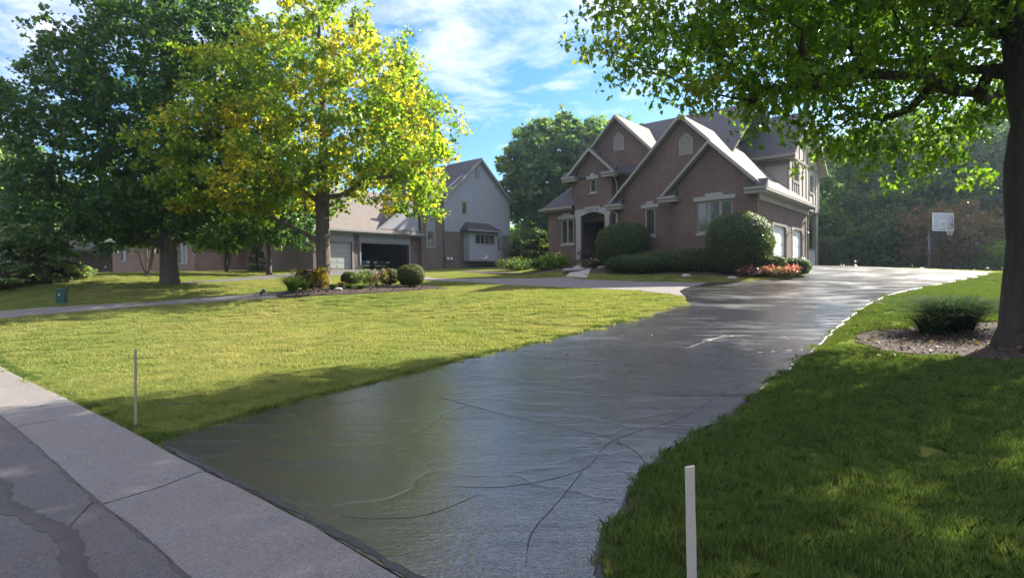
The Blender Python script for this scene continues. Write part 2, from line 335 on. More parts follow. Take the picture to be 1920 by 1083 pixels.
def npmesh(name, verts, faces_flat, fsize, mat, smooth=False):
    me = bpy.data.meshes.new(name); nv, nf = len(verts), len(faces_flat)//fsize
    me.vertices.add(nv); me.vertices.foreach_set('co', np.asarray(verts, np.float32).ravel())
    me.loops.add(nf*fsize); me.loops.foreach_set('vertex_index', np.asarray(faces_flat, np.int32).ravel())
    me.polygons.add(nf); me.polygons.foreach_set('loop_start', np.arange(nf, dtype=np.int32)*fsize)
    if smooth: me.polygons.foreach_set('use_smooth', np.ones(nf, bool))
    me.update(calc_edges=True); me.validate(); me.materials.append(mat); return me
def link(name, me, parent=None, loc=None):
    o = bpy.data.objects.new(name, me); COL.objects.link(o); o.parent = parent
    if loc is not None: o.location = loc
    return o

# ------------------------------------------------------------------ survey of the ground
def ray(px, py):
    X = (px-960)/FOC; Z = -(py-541.5)/FOC
    return np.array([X*cr_+Z*sr_, cp_+sp_*(-X*sr_+Z*cr_), -sp_+cp_*(-X*sr_+Z*cr_)])
def at(px, py, Y):
    d = ray(px, py); q = d*Y/d[1]; return np.array([q[0], q[1], q[2]+EYE])
DL = [(300, 828, 5.6), (400, 800, 6.05), (600, 745, 7.4), (780, 700, 8.9), (900, 668, 10.2), (1060, 632, 12.), (1200, 597, 14.2), (1262, 580, 15.6), (1290, 566, 16.8)]
PLO = [(1284, 556, 18), (1220, 547, 19.2), (1100, 541, 21.5), (1000, 536, 24), (900, 530, 27), (820, 527, 30)]       # near edge of the side strip
PHI = [(1330, 530, 23), (1200, 528, 24.5), (1095, 524, 26.8), (1058, 520, 28.5), (1000, 522, 29), (900, 522, 31.5), (815, 521.5, 34)]
DR = [(1120, 1083, 2.98), (1130, 1040, 3.22), (1160, 960, 3.8), (1200, 890, 4.5), (1270, 840, 5.15), (1350, 790, 6.05), (1420, 735, 7.4), (1480, 690, 9.), (1530, 650, 11), (1580, 605, 13.8), (1630, 570, 16.3), (1700, 545, 18.8), (1780, 530, 21), (1850, 516, 23)]
DB = [(1862, 510, 26), (1750, 505, 30), (1650, 501, 33), (1545, 499, 36)]
DI = [(1497, 500, 28.5), (1507, 511, 25.5), (1480, 521, 23.5), (1400, 528, 22.5)]
N1 = [(0, 597, 16), (200, 580, 17.8), (300, 572, 18.8), (400, 566, 19.5), (520, 558, 19.8)]
N2 = [(0, 583, 17.8), (200, 570, 19.5), (300, 565, 20.5), (400, 556, 22), (545, 546, 23.5)]
N3 = [(330, 533, 26), (450, 526, 30), (560, 518, 35), (640, 516, 38), (760, 512, 44)]
N4 = [(330, 530, 27.5), (450, 521, 33), (560, 511, 41), (600, 506.5, 42.6)]
BEDP = [(520, 557, 20), (600, 553, 20.3), (700, 549, 21.5), (800, 543, 23), (838, 541, 24.5), (760, 534, 26), (640, 536, 26), (560, 543, 23.5)]
HB = [(1052, 513, 31), (1100, 511, 29.4), (1240, 514, 26.5), (1330, 517, 24.8), (1420, 519, 23.9), (1490, 517, 24.6)]
misc = [(700, 600, 16.5), (700, 565, 20), (400, 650, 12), (300, 620, 14.5), (1050, 580, 15), (900, 560, 19), (0, 650, 12.3), (150, 545, 24), (320, 533, 26), (30, 530, 27), (230, 510, 50), (430, 508, 46), (100, 515, 60),
        (677, 505, 45.5), (828, 504, 52), (955, 500.5, 59.4), (900, 508, 44), (1010, 510, 36), (1040, 503, 36.5), (1090, 497, 33.8), (1421, 507, 26), (1495, 498, 31.6), (1535, 499, 35.8),
        (1700, 700, 8.3), (1910, 650, 10.3), (1880, 560, 15.5), (1700, 620, 13), (1790, 620, 12.3), (1800, 900, 4.4)]
ctrl = [at(*p) for L_ in (DL, PLO, PHI, DR, DB, DI, N1, N2, N3, N4, BEDP, HB, misc) for p in L_]
KERB = [(-26, 24.2), (-20, 19.2), (-9.8, 10.75), (-4.96, 6.7), (-2.81, 4.85), (-1.73, 3.96), (-.68, 3.01), (.6, 1.87), (2.2, .45), (5, -2.1), (9, -5.7), (20, -15.5)]
ctrl += [np.array([x, y, 0.]) for x, y in KERB if x > -12] + [np.array(p, float) for p in ((0, 0, 0), (-4, 2, 0), (-8, 5, 0), (-14, 9, 0), (-20, 15, .1), (-26, 24, .5), (0, -6, 0), (-12, -4, 0), (5, 1, .02), (9, 3, .06), (14, 7, .15), (8, -3, 0), (22, 10, .4),
        (28, 37, 1.3), (22, 45, 1.4), (40, 40, 1.3), (40, 20, 1.1), (12, 44, 2.2), (0, 68, 2.8), (20, 68, 1.8), (-40, 62, 2.8), (-42, 35, 1.8), (-30, 30, 1.6), (38, 0, .4), (-10, 68, 2.8))]
C_ = np.array(ctrl); keep = []
for i in range(len(C_)):
    if all(np.hypot(*(C_[i, :2]-C_[j, :2])) > .25 for j in keep): keep.append(i)
C_ = C_[keep]
def tps(r2): return np.where(r2 > 1e-12, .5*r2*np.log(np.maximum(r2, 1e-12)), 0)
n_ = len(C_); r2 = ((C_[:, None, :2]-C_[None, :, :2])**2).sum(-1)
A_ = np.zeros((n_+3, n_+3)); A_[:n_, :n_] = tps(r2)+np.eye(n_)*.35; A_[:n_, n_] = 1; A_[:n_, n_+1:] = C_[:, :2]; A_[n_:, :n_] = A_[:n_, n_:].T
w_ = np.linalg.solve(A_, np.concatenate([C_[:, 2], [0, 0, 0]]))
def H(x, y):
    x = np.clip(np.atleast_1d(np.asarray(x, float)), -42, 42); y = np.clip(np.atleast_1d(np.asarray(y, float)), -8, 68)
    out = np.empty(len(x))
    for k in range(0, len(x), 20000):
        X, Y = x[k:k+20000], y[k:k+20000]
        q = (X[:, None]-C_[None, :, 0])**2+(Y[:, None]-C_[None, :, 1])**2
        out[k:k+20000] = tps(q)@w_[:n_]+w_[n_]+w_[n_+1]*X+w_[n_+2]*Y
    return np.clip(out, -.1, 3.)
def h(x, y): return float(H(x, y)[0])
def XY(l): return [tuple(at(*p)[:2]) for p in l]
def P3(x, y, dz=0.): return Vector((x, y, h(x, y)+dz))

def inside(px, py, poly):
    poly = np.array(poly); r = np.zeros(len(px), bool); x1, y1 = poly[:, 0], poly[:, 1]; x2, y2 = np.roll(x1, -1), np.roll(y1, -1)
    for a, b, c, d in zip(x1, y1, x2, y2):
        cnd = ((b > py) != (d > py)); 
        with np.errstate(divide='ignore', invalid='ignore'): xi = (c-a)*(py-b)/(d-b)+a
        r ^= cnd & (px < xi)
    return r
def smooth_line(pts, step=.35, jitter=0., seed=0, closed=False):
    """Catmull-Rom through the points, resampled, with a ragged edge"""
    r = random.Random(seed); P = [Vector((p[0], p[1])) for p in pts]; out = []; n = len(P)
    rng = range(n) if closed else range(n-1)
    for i in rng:
        a, b, c, d = (P[(i-1) % n], P[i], P[(i+1) % n], P[(i+2) % n]) if closed else (P[max(i-1, 0)], P[i], P[i+1], P[min(i+2, n-1)])
        k = max(1, int((c-b).length/step))
        for j in range(k):
            t_ = j/k; q = .5*((2*b)+(c-a)*t_+(2*a-5*b+4*c-d)*t_*t_+(3*b-a-3*c+d)*t_**3)
            tg = (c-b).normalized(); nn = Vector((-tg.y, tg.x)); out.append(q+nn*r.uniform(-jitter, jitter))
    if not closed: out.append(P[-1])
    return [(q.x, q.y) for q in out]
def sheet(name, poly, off, mat, step=.4, **k):
    """a surface following the terrain inside an outline"""
    poly = [Vector((p[0], p[1])) for p in poly]; n = len(poly)
    xs = [p.x for p in poly]; ys = [p.y for p in poly]
    gx, gy = np.meshgrid(np.arange(min(xs), max(xs), step), np.arange(min(ys), max(ys), step)); gx, gy = gx.ravel(), gy.ravel()
    m_ = inside(gx, gy, [(p.x, p.y) for p in poly]); pts = poly+[Vector((a, b)) for a, b in zip(gx[m_], gy[m_])]
    r = delaunay_2d_cdt(pts, [(i, (i+1) % n) for i in range(n)], [], 1, 1e-4)
    vx = np.array([(v.x, v.y) for v in r[0]]); z = H(vx[:, 0], vx[:, 1])+off
    mb = MB(); mb.v = [(a, b, c) for (a, b), c in zip(vx, z)]; mb.f = [tuple(f) for f in r[2]]
    # turned-down rim gives the sheet a thickness
    i0 = len(mb.v); zz = H([p.x for p in poly], [p.y for p in poly])
    mb.v += [(p.x, p.y, c+off) for p, c in zip(poly, zz)]+[(p.x, p.y, c-.12) for p, c in zip(poly, zz)]
    mb.f += [(i0+i, i0+(i+1) % n, i0+n+(i+1) % n, i0+n+i) for i in range(n)]
    me = bpy.data.meshes.new(name); me.from_pydata(mb.v, [], mb.f); me.materials.append(M[mat])
    me.polygons.foreach_set('use_smooth', [True]*len(me.polygons)); me.update()
    if me.polygons[0].normal.z < 0: me.flip_normals()
    return tag(link(name, me), **k)

# ------------------------------------------------------------------ ground sheet
def axis_pts(lo, hi, step):
    a = list(np.arange(lo, hi+step/2, step)); s = step
    while a[-1] < 300: s *= 1.35; a.append(a[-1]+s)
    s = step
    while a[0] > -300: s *= 1.35; a.insert(0, a[0]-s)
    return np.array(a)
ax, ay = axis_pts(-42, 42, .4), axis_pts(-8, 68, .4)
gx, gy = np.meshgrid(ax, ay); gz = H(gx.ravel(), gy.ravel())
nx = len(ax); ii, jj = np.meshgrid(np.arange(nx-1), np.arange(len(ay)-1)); k0 = (jj*nx+ii).ravel()
fc = np.stack([k0, k0+1, k0+nx+1, k0+nx], 1)
me = npmesh('lawn', np.stack([gx.ravel(), gy.ravel(), gz], 1), fc.ravel(), 4, M['lawn_ground'], True)
tag(link('lawn', me), kind='structure')

# street and concrete gutter
kerb = smooth_line(KERB, .25, 0, 1)
def offs(line, d):
    out = []
    for i, p in enumerate(line):
        a, b = Vector(line[max(i-1, 0)]), Vector(line[min(i+1, len(line)-1)]); tg = (b-a).normalized(); out.append((p[0]+tg.y*d, p[1]-tg.x*d))
    return out
inner = offs(kerb, .74); street_far = offs(kerb, 9.)
r_ = random.Random(3); inner_j = [(p[0]+r_.uniform(-.015, .015), p[1]+r_.uniform(-.015, .015)) for p in inner]
sheet('street', inner_j+street_far[::6][::-1], .012, 'street_asphalt', .6, kind='structure')
gut = empty('gutter', P3(-2, 4), kind='structure')
cuts = []; acc = 0.; j0 = min(range(len(inner)), key=lambda i: (inner[i][0]+3.12)**2+(inner[i][1]-4.1)**2)
cum = [0]
for i in range(1, len(kerb)): cum.append(cum[-1]+math.dist(kerb[i], kerb[i-1]))
s0 = cum[j0]; bounds = [s0+q for q in (-21, -17.4, -13.8, -10.2, -6.8, -3.4, 0, 3.3, 6.7, 10.1, 13.6)]
def lerp_line(line, s):
    s = min(max(s, 0), cum[-1]-1e-3); i = max(j for j in range(len(cum)) if cum[j] <= s); t_ = (s-cum[i])/(cum[i+1]-cum[i])
    return (line[i][0]*(1-t_)+line[i+1][0]*t_, line[i][1]*(1-t_)+line[i+1][1]*t_)
for a, b in zip(bounds[:-1], bounds[1:]):
    mb = MB(); na, nc = 14, 5; r_ = random.Random(int(a*10)+99)
    prof = [0, .07, .5, .93, 1.]; zz = [.022, .030, .020, .026, .018]
    ja, jb = [random.Random(int(a*7)+k).uniform(-.02, .02) for k in range(5)], [random.Random(int(b*7)+k).uniform(-.02, .02) for k in range(5)]
    for i in range(na+1):
        for c in range(nc):
            s = a+.011+(b-a-.022)*i/na+(ja[c] if i == 0 else jb[c] if i == na else 0)+(.10*(prof[c]-.5) )
            p, q = lerp_line(kerb, s), lerp_line(inner, s); x, y = p[0]+(q[0]-p[0])*prof[c], p[1]+(q[1]-p[1])*prof[c]
            if c in (0, 4): x += r_.uniform(-.006, .006); y += r_.uniform(-.006, .006)
            mb.v.append((x, y, h(x, y)+zz[c]))
    for i in range(na):
        for c in range(nc-1): mb.f.append((i*nc+c, i*nc+c+1, (i+1)*nc+c+1, (i+1)*nc+c))
    rim = [i*nc for i in range(na+1)]+[na*nc+c for c in range(1, nc)]+[i*nc+nc-1 for i in range(na-1, -1, -1)]+[c for c in range(nc-2, 0, -1)]
    o = len(mb.v); mb.v += [(mb.v[i][0], mb.v[i][1], mb.v[i][2]-.12) for i in rim]
    mb.f += [(rim[k], rim[(k+1) % len(rim)], o+(k+1) % len(rim), o+k) for k in range(len(rim))]
    q = mb.build('concrete_slab', 'gutter_concrete', gut); q.location = -gut.location
def ribbon(mb, pts, w, off, seed=0, step=.12, wob=.35, hump=.005):
    """a thin strip of tar laid over the surface"""
    r = random.Random(seed); L_ = smooth_line(pts, step, w*.07, seed); i0 = len(mb.v)
    for i, p in enumerate(L_):
        a, b = Vector(L_[max(i-1, 0)]), Vector(L_[min(i+1, len(L_)-1)]); tg = (b-a).normalized(); nn = Vector((-tg.y, tg.x))
        e = min(1, (i+.3)/5, (len(L_)-i-.7)/5); ww = w*.5*e; q0 = i*step
        wl_ = 1+wob*(math.sin(q0*9+seed)+.6*math.sin(q0*23+seed*2.3)+.4*math.sin(q0*51+seed)); wr_ = 1+wob*(math.sin(q0*8+seed*1.7+2)+.6*math.sin(q0*27+seed)+.4*math.sin(q0*47+seed*.3))
        for sgn, zz in ((-1, -.001), (-.3, hump), (.3, hump), (1, -.001)):
            q = Vector(p)+nn*sgn*ww*max(.15, wl_ if sgn < 0 else wr_); mb.v.append((q.x, q.y, h(q.x, q.y)+off+zz))
    for i in range(len(L_)-1):
        for c in range(3): k = i0+i*4+c; mb.f.append((k, k+1, k+5, k+4))
mb = MB()
ribbon(mb, XY([(-60, 880, 4.7), (0, 915, 4.42), (18, 955, 3.98), (90, 985, 3.72), (115, 1010, 3.53), (140, 1050, 3.25), (150, 1090, 3.02), (160, 1150, 2.72)]), .12, .016, 5, .06, .3)
ribbon(mb, XY([(115, 1010, 3.53), (160, 960, 3.94), (175, 945, 4.07)]), .03, .014, 8, .05, .5)
tag(mb.build('tar_seal', 'old_tar'), label='winding strip of old dark tar sealing a crack in the street', cat='tar seal')
mb = MB(); ribbon(mb, inner, .035, .014, 9, .08, .8)
tag(mb.build('street_joint', 'old_tar'), kind='structure')

# driveway
dl = smooth_line(XY(DL), .16, .022, 11); dr = smooth_line([(.62, 1.85), (.5, 2.3)]+XY(DR), .14, .035, 12)
kseg = [p for p in kerb if -3.45 < p[0] < .55]
kseg = [(p[0]+.012, p[1]+.012) for p in kseg]
db = XY(DB); di = XY(DI)
ring = dl + smooth_line([XY(DL)[-1]]+XY([(1284, 556, 18), (1275, 549, 19.5), (1290, 540, 21.2), (1330, 530, 23)]), .2, .03, 13)[1:] + list(reversed(smooth_line(di, .3, .02, 14)))
# di runs from the garage to the strip; reversed it runs on towards the garage wall
gar = [(11.37+math.sin(.69375)*w+.05*math.cos(.69375), 26+math.cos(.69375)*w) for w in (2.4, 5, 9.4)]
ring = ring + gar + [(17.6+2.2, 36.5), (21.5, 37)] + list(reversed(db))[1:] + list(reversed(dr)) + list(reversed(kseg))
DRIVE = ring
sheet('driveway', ring, .014, 'wet_sealer', .35, kind='structure')
seams = [[(985, 675, 9.9), (1047, 676, 9.9), (1187, 685, 9.4), (1258, 683, 9.5), (1450, 702, 8.6)], [(850, 703, 8.75), (1056, 734, 7.7), (1277, 780, 6.3)], [(808, 741, 7.4), (953, 787, 6.3), (1141, 825, 5.45), (1165, 845, 5.1)],
         [(845, 912, 4.25), (962, 912, 4.25), (1094, 881, 4.6), (1150, 830, 5.35), (1281, 786, 6.2), (1347, 744, 7.2), (1390, 722, 7.8)], [(1178, 716, 8.2), (1185, 697, 8.9), (1290, 655, 10.9), (1361, 629, 12.3)],
         [(1201, 716, 8.2), (1356, 741, 7.25), (1410, 738, 7.3)], [(1318, 640, 11.7), (1328, 652, 11), (1398, 663, 10.4), (1506, 657, 10.7)], [(1318, 640, 11.7), (1400, 628, 12.3), (1480, 640, 11.6), (1506, 657, 10.7)],
         [(1030, 625, 12.3), (1200, 618, 12.7), (1330, 626, 12.2), (1500, 632, 12)], [(1094, 881, 4.6), (1060, 930, 4.1), (1000, 1000, 3.5), (985, 1070, 3.05)], [(1150, 830, 5.35), (1190, 850, 5.05), (1215, 880, 4.6)],
         [(640, 972, 3.75), (690, 978, 3.7), (800, 968, 3.75), (900, 930, 4.1)], [(1200, 740, 7.4), (1320, 745, 7.2), (1430, 738, 7.3)], [(1262, 600, 13.9), (1420, 604, 13.7), (1560, 610, 13.4)]]
mb = MB()
for i, s in enumerate(seams): ribbon(mb, XY(s), (.011, .010, .008, .007, .012, .009, .011, .008)[i % 8], .0165, 20+i, .05, .6, .001)
tag(mb.build('sealed_crack', 'seam_tar', smooth=True), kind='structure')
# ragged lip of spilt sealer and bare soil along the edges
mb = MB(); ribbon(mb, [(p[0]-.03, p[1]+.02) for p in smooth_line(XY(DL), .5, .03, 31)], .11, .003, 33, .12, .5)
ribbon(mb, [(p[0]+.05, p[1]-.03) for p in smooth_line(XY(DR), .5, .05, 32)], .20, .003, 34, .12, .5)
tag(mb.build('soil_edge', 'soil_edge'), kind='structure')
mb = MB(); ribbon(mb, [(p[0]+.03, p[1]+.035) for p in kseg], .055, .018, 35, .05, .4)
ribbon(mb, [(p[0]-.012, p[1]+.006) for p in dr[::2]], .05, .012, 37, .06, .35, .006)
tag(mb.build('sealer_lip', 'seam_tar', smooth=True), kind='structure')

# strip to the left, walk, neighbour drive, beds
plo = smooth_line(XY(PLO), .5, .02, 41); phi = smooth_line(XY(PHI), .5, .02, 42)
far_ = [(-6.2, 38.5), (-7.6, 36.5)]
STRIP = [XY([(1278, 551, 19.)])[0]]+plo+far_[::-1]+list(reversed(phi))+XY([(1300, 537, 21.6)])
sheet('side_drive', STRIP, .010, 'pale_asphalt', .6, kind='structure')
WALK = [(2.75, 28.7), (3.65, 27.3), (4.1, 29.6), (4.65, 32.4), (5.0, 33.6), (3.8, 34.4), (3.55, 32.5), (3.1, 30.3)]
sheet('front_walk', WALK, .035, 'walk_concrete', .25, kind='structure')
NDR = smooth_line(XY(N1), .6, .03, 43)+list(reversed(smooth_line(XY(N2), .6, .03, 44)))
NDR = [(-18.5, 15.2)]+[p for p in NDR]+[(-21, 18.6)]
sheet('neighbour_drive', NDR, .010, 'pale_asphalt', .6, kind='structure')
NDR2 = XY(N3)+[(-7.2, 48.6), (-9.2, 47.9), (-12.2, 45.1), (-16, 41.2)]+list(reversed(XY(N4)[:3]))
sheet('garage_apron', NDR2, .010, 'dark_asphalt', .6, kind='structure')
BED = smooth_line(XY(BEDP), .3, .04, 45, True); sheet('planting_bed', BED, .03, 'mulch', .3, kind='structure')
HBED = XY(HB)+[(13.9, 27.), (14.3, 28.6), (12.2, 28.), (11, 26.9), (6.5, 30.), (3.9, 31.6)]
HBED = smooth_line(XY(HB), .4, .03, 46)+HBED[len(HB):]; sheet('house_bed', HBED, .03, 'mulch', .4, kind='structure')
TBED = smooth_line([(9.4, 8.3), (7.7, 9.3), (6.9, 10.6), (7.5, 12.2), (9.2, 13.2), (11.2, 12.6), (12, 10.6), (11.4, 8.9)], .2, .09, 47, True)
sheet('tree_bed', TBED, .02, 'mulch', .3, kind='structure')
LBED = [(1.5, 33.2), (3.6, 31.9), (3.7, 34.4), (.6, 37.), (-1.5, 42), (-3.2, 46), (-4.2, 45), (-2, 39.5)]
sheet('side_bed', LBED, .02, 'mulch', .5, kind='structure')
# wood chips that can be seen lying on the beds
def scatter_chips(name, poly, n, size, mat, seed, off=.035):
    r = np.random.default_rng(seed); P = np.array(poly); lo, hi = P.min(0), P.max(0); q = r.uniform(lo, hi, (n*3, 2)); q = q[inside(q[:, 0], q[:, 1], poly)][:n]; n = len(q)
    z = H(q[:, 0], q[:, 1])+off; a = r.uniform(0, 6.28, n); L_ = size*r.uniform(.5, 1.5, n); w = L_*.35
    ca, sa = np.cos(a), np.sin(a); tl = r.uniform(-.6, .6, n)
    v = np.stack([np.stack([q[:, 0]+ca*L_*i-sa*w*j, q[:, 1]+sa*L_*i+ca*w*j, z+i*tl*L_+j*w*r.uniform(-.5, .5, n)], 1) for i, j in ((-1, -1), (1, -.7), (1, .8), (-1, 1))], 1)
    me = npmesh(name, v.reshape(-1, 3), np.arange(n*4), 4, M[mat]); return tag(link(name, me), kind='stuff')
scatter_chips('gutter_grit', kerb[40:]+list(reversed(inner[40:])), 900, .008, 'mulch_chip', 3, .033)
scatter_chips('mulch_chip', BED, 2600, .045, 'mulch_chip', 1); scatter_chips('mulch_chip', TBED, 2600, .035, 'mulch_chip', 2, .028)

# ------------------------------------------------------------------ house kit
def window(par, x, y, z, w, hh, rz=0., cols=1, frame='cream_trim', sill='stone_trim', fr=.06, deep=.07, curtain=False, casing=0.):
    mb = MB(); e = fr
    mb.box(0, e, deep-.03, deep+.05, 0, hh).box(w-e, w, deep-.03, deep+.05, 0, hh).box(e, w-e, deep-.03, deep+.05, 0, e).box(e, w-e, deep-.03, deep+.05, hh-e, hh)
    if casing:
        c = casing; mb.box(-c, -.001, -.03, .02, -c, hh+c).box(w+.001, w+c, -.03, .02, -c, hh+c).box(-.001, w+.001, -.03, .02, hh+.001, hh+c).box(-.001, w+.001, -.03, .02, -c, -.001)
    f = mb.build('window', frame, par, loc=(x, y, z), rz=rz)
    cw = (w-2*e)/cols
    for i in range(cols):
        a, b = e+i*cw+(.03 if i else 0), e+(i+1)*cw-(.03 if i < cols-1 else 0)
        s_ = MB(); g = .03
        s_.box(a, a+g, deep, deep+.035, e, hh-e).box(b-g, b, deep, deep+.035, e, hh-e).box(a+g, b-g, deep, deep+.035, e, e+g).box(a+g, b-g, deep, deep+.035, hh-e-g, hh-e)
        s_.build('sash', frame, f); MB().box(a+g, b-g, deep+.012, deep+.022, e+g, hh-e-g).build('pane', 'window_glass', f)
        if curtain: # folds of a drape right behind the pane
            c_ = MB(); n = 12; u = [(a+g+(b-a-2*g)*k/n, deep+.09+.02*(k % 2)) for k in range(n+1)]
            for k in range(n): c_.poly([(u[k][0], u[k][1], e), (u[k+1][0], u[k+1][1], e), (u[k+1][0], u[k+1][1], hh-e), (u[k][0], u[k][1], hh-e)])
            c_.build('curtain', 'taupe_trim', f)
    for i in range(1, cols): MB().box(e+i*cw-.03, e+i*cw+.03, deep-.025, deep+.045, e, hh-e).build('mullion', frame, f)
    MB().box(.002, w-.002, deep+.16, deep+.17, .002, hh-.002).build('dark_room', 'dark_inside', f)
    if sill: MB().box(-.06, w+.06, -.05, deep-.032, -.11, -.002).build('sill', sill, f)
    return f
def lintel(par, x0, x1, y, z, hh=.24, key=.12, kw=.42, mat='stone_trim'):
    """flat stone lintel with a raised keystone block"""
    c = (x0+x1)/2; mb = MB(); k = (x1-x0)*kw/2
    mb.prism([(x0, z), (x1, z), (x1, z+hh), (c+k, z+hh), (c+k, z+hh+key), (c-k, z+hh+key), (c-k, z+hh), (x0, z+hh)], 'y', y-.045, y+.01)
    return mb.build('lintel', mat, par)
def louver(par, x, y, z, w, hh, mat='cream_trim', point=.45):
    """gable vent: pointed frame with slats"""
    a = hh-w*point; e = .06
    o = [(0, 0), (w, 0), (w, a), (w/2, hh), (0, a)]; i_ = [(e, e), (w-e, e), (w-e, a-.02), (w/2, hh-.09), (e, a-.02)]
    mb = MB()
    for k in range(5):
        q = (k+1) % 5; mb.prism([o[k], o[q], i_[q], i_[k]], 'y', -.05, .01)
    f = mb.build('gable_vent', mat, par, loc=(x, y, z)); MB().prism(i_, 'y', .002, .006).build('backing', 'dark_inside', f)
    n = int((hh-.15)/.085)
    for k in range(n):
        zz = e+.02+k*.085; t_ = 0 if zz < a-.06 else (zz-a+.06)/(hh-a)
        hw = (w/2-e)*(1-t_)
        if hw < .04: break
        s_ = MB(); s_.v = [(w/2-hw, -.035, zz), (w/2+hw, -.035, zz), (w/2+hw, -.004, zz+.055), (w/2-hw, -.004, zz+.055), (w/2-hw, -.035, zz+.012), (w/2+hw, -.035, zz+.012), (w/2+hw, -.004, zz+.066), (w/2-hw, -.004, zz+.066)]
        s_.f = [(0, 1, 2, 3), (4, 7, 6, 5), (0, 4, 5, 1), (3, 2, 6, 7), (0, 3, 7, 4), (1, 5, 6, 2)]; s_.build('slat', mat, f)
    return f
def vroof(par, xr, zr, xl, xr2, slope, y0, y1, mat, trim, rake=.16, th=.16, name='roof', ends=True, back=False, slope_r=None):
    """pitched roof running along y: ridge at xr, eaves at xl and xr2; rake boards and cornice returns on its front"""
    sr = slope_r or slope; zl, z2 = zr-(xr-xl)*slope, zr-(xr2-xr)*sr
    mb = MB().prism([(xl, zl), (xr, zr), (xr2, z2), (xr2, z2-th), (xr, zr-th), (xl, zl-th)], 'y', y0, y1); r = mb.build(name, mat, par)
    for yy, d in ([(y0, -.035)]+([(y1, .035)] if back else [])):
        a, b = sorted((yy, yy+d))
        for pts in ([(xl, zl-.03), (xr, zr-.03), (xr, zr-rake-.03), (xl+.0, zl-rake-.03)], [(xr, zr-.03), (xr2, z2-.03), (xr2, z2-rake-.03), (xr, zr-rake-.03)]):
            MB().prism(pts, 'y', a, b).build('rake_board', trim, r)
    mb = MB()   # soffit boards under the overhang, slightly inside
    mb.prism([(xl+.05, zl-th-.04+.05*slope), (xr, zr-th-.04), (xr2-.05, z2-th-.04+.05*sr), (xr2-.05, z2-th-.06+.05*sr), (xr, zr-th-.06), (xl+.05, zl-th-.06+.05*slope)], 'y', y0+.01, y0+.36)
    mb.build('soffit', trim, r)
    return r
def cornice_return(par, x0, x1, y0, y1, z, side, trim, roofm='shaded_shingle'):
    """boxed eave that turns the corner onto the gable, with its little sloping roof"""
    mb = MB().box(x0, x1, y0, y1, z-.05, z+.06).box(x0+.04*(side > 0), x1-.04*(side < 0), y0+.07, y1, z-.22, z-.052); q = mb.build('cornice_return', trim, par)
    a, b = (x0, x1); c = b-.02 if side > 0 else a+.02
    m2 = MB(); hi_ = .42
    # wedge rising towards the wall, highest at the outer side
    m2.poly([(a+.02, y0+.02, z+.063), (b-.02, y0+.02, z+.063), (b-.02, y1, z+.063+hi_*(.95)), (a+.02, y1, z+.063+hi_*.95)])
    m2.poly([(a+.02, y0+.02, z+.062), (a+.02, y1, z+.062), (a+.02, y1, z+.062+hi_*.95)]); m2.poly([(b-.02, y0+.02, z+.062), (b-.02, y1, z+.062+hi_*.95), (b-.02, y1, z+.062)])
    m2.build('return_roof', roofm, q); return q
def pipe(par, pts, mat='downpipe_tan', r=.045, name='downpipe'):
    return MB().tube(pts, r, 8).build(name, mat, par, smooth=True)
def sconce(par, loc, rz, glass='lamp_glass'):
    f = MB().lathe([(0, .05), (.02, .05)], (0, 0, 0), 10).tube([(0, 0, .0), (0, -.08, .02), (0, -.14, .10), (0, -.14, .16)], .014, 6).lathe([(-.02, .085), (.02, .07), (.07, .03), (.10, .0)], (0, -.14, .18), 10)
    o = f.build('wall_lamp', 'dark_metal', par, smooth=True, loc=loc, rz=rz)
    MB().lathe([(-.10, .045), (-.06, .065), (.0, .075), (.0, .03)], (0, -.14, .155), 10).build('lamp_shade', glass, o, smooth=True); return o
def laps(par, name, outline, holes, y, mat, axis='y', step=.2, sgn=-1):
    """lap siding: every board a wedge, proud at its lower edge. outline convex-ish in (a,z)"""
    def span(z):
        xs = []; n = len(outline)
        for i in range(n):
            (a, b), (c, d) = outline[i], outline[(i+1) % n]
            if (b > z) != (d > z): xs.append(a+(c-a)*(z-b)/(d-b))
        return (min(xs), max(xs)) if len(xs) >= 2 else None
    zmin, zmax = min(p[1] for p in outline), max(p[1] for p in outline); mb = MB(); z = zmin
    while z < zmax-.03:
        z2 = min(z+step, zmax-.01); s1, s2 = span(z+.004), span(z2-.004)
        if s1 and s2:
            segs = [(s1[0], s1[1], s2[0], s2[1])]
            for hx0, hx1, hz0, hz1 in holes:
                if hz0 < z+.5*step and hz1 > z+.5*step:
                    new = []
                    for a, b, c, d in segs:
                        if hx0 > a and hx1 < b: new += [(a, hx0, c, hx0), (hx1, b, hx1, d)]
                        elif hx0 <= a < hx1: new.append((hx1, b, hx1, d))
                        elif a < hx0 < b: new.append((a, hx0, c, hx0))
                        else: new.append((a, b, c, d))
                    segs = new
            for a, b, c, d in segs:
                if b-a < .02: continue
                P = (lambda u, dd, zz: (u, y+sgn*dd, zz)) if axis == 'y' else (lambda u, dd, zz: (y-sgn*dd, u, zz))
                i = len(mb.v); mb.v += [P(a, .028, z), P(b, .028, z), P(d, .006, z2), P(c, .006, z2), P(a, .004, z), P(b, .004, z), P(c, .004, z2), P(d, .004, z2)]
                mb.f += [(i, i+1, i+2, i+3), (i+4, i+5, i+1, i), (i, i+3, i+6, i+4), (i+1, i+5, i+7, i+2)]
        z = z2
    return tag(mb.build(name, mat, par), kind='stuff')
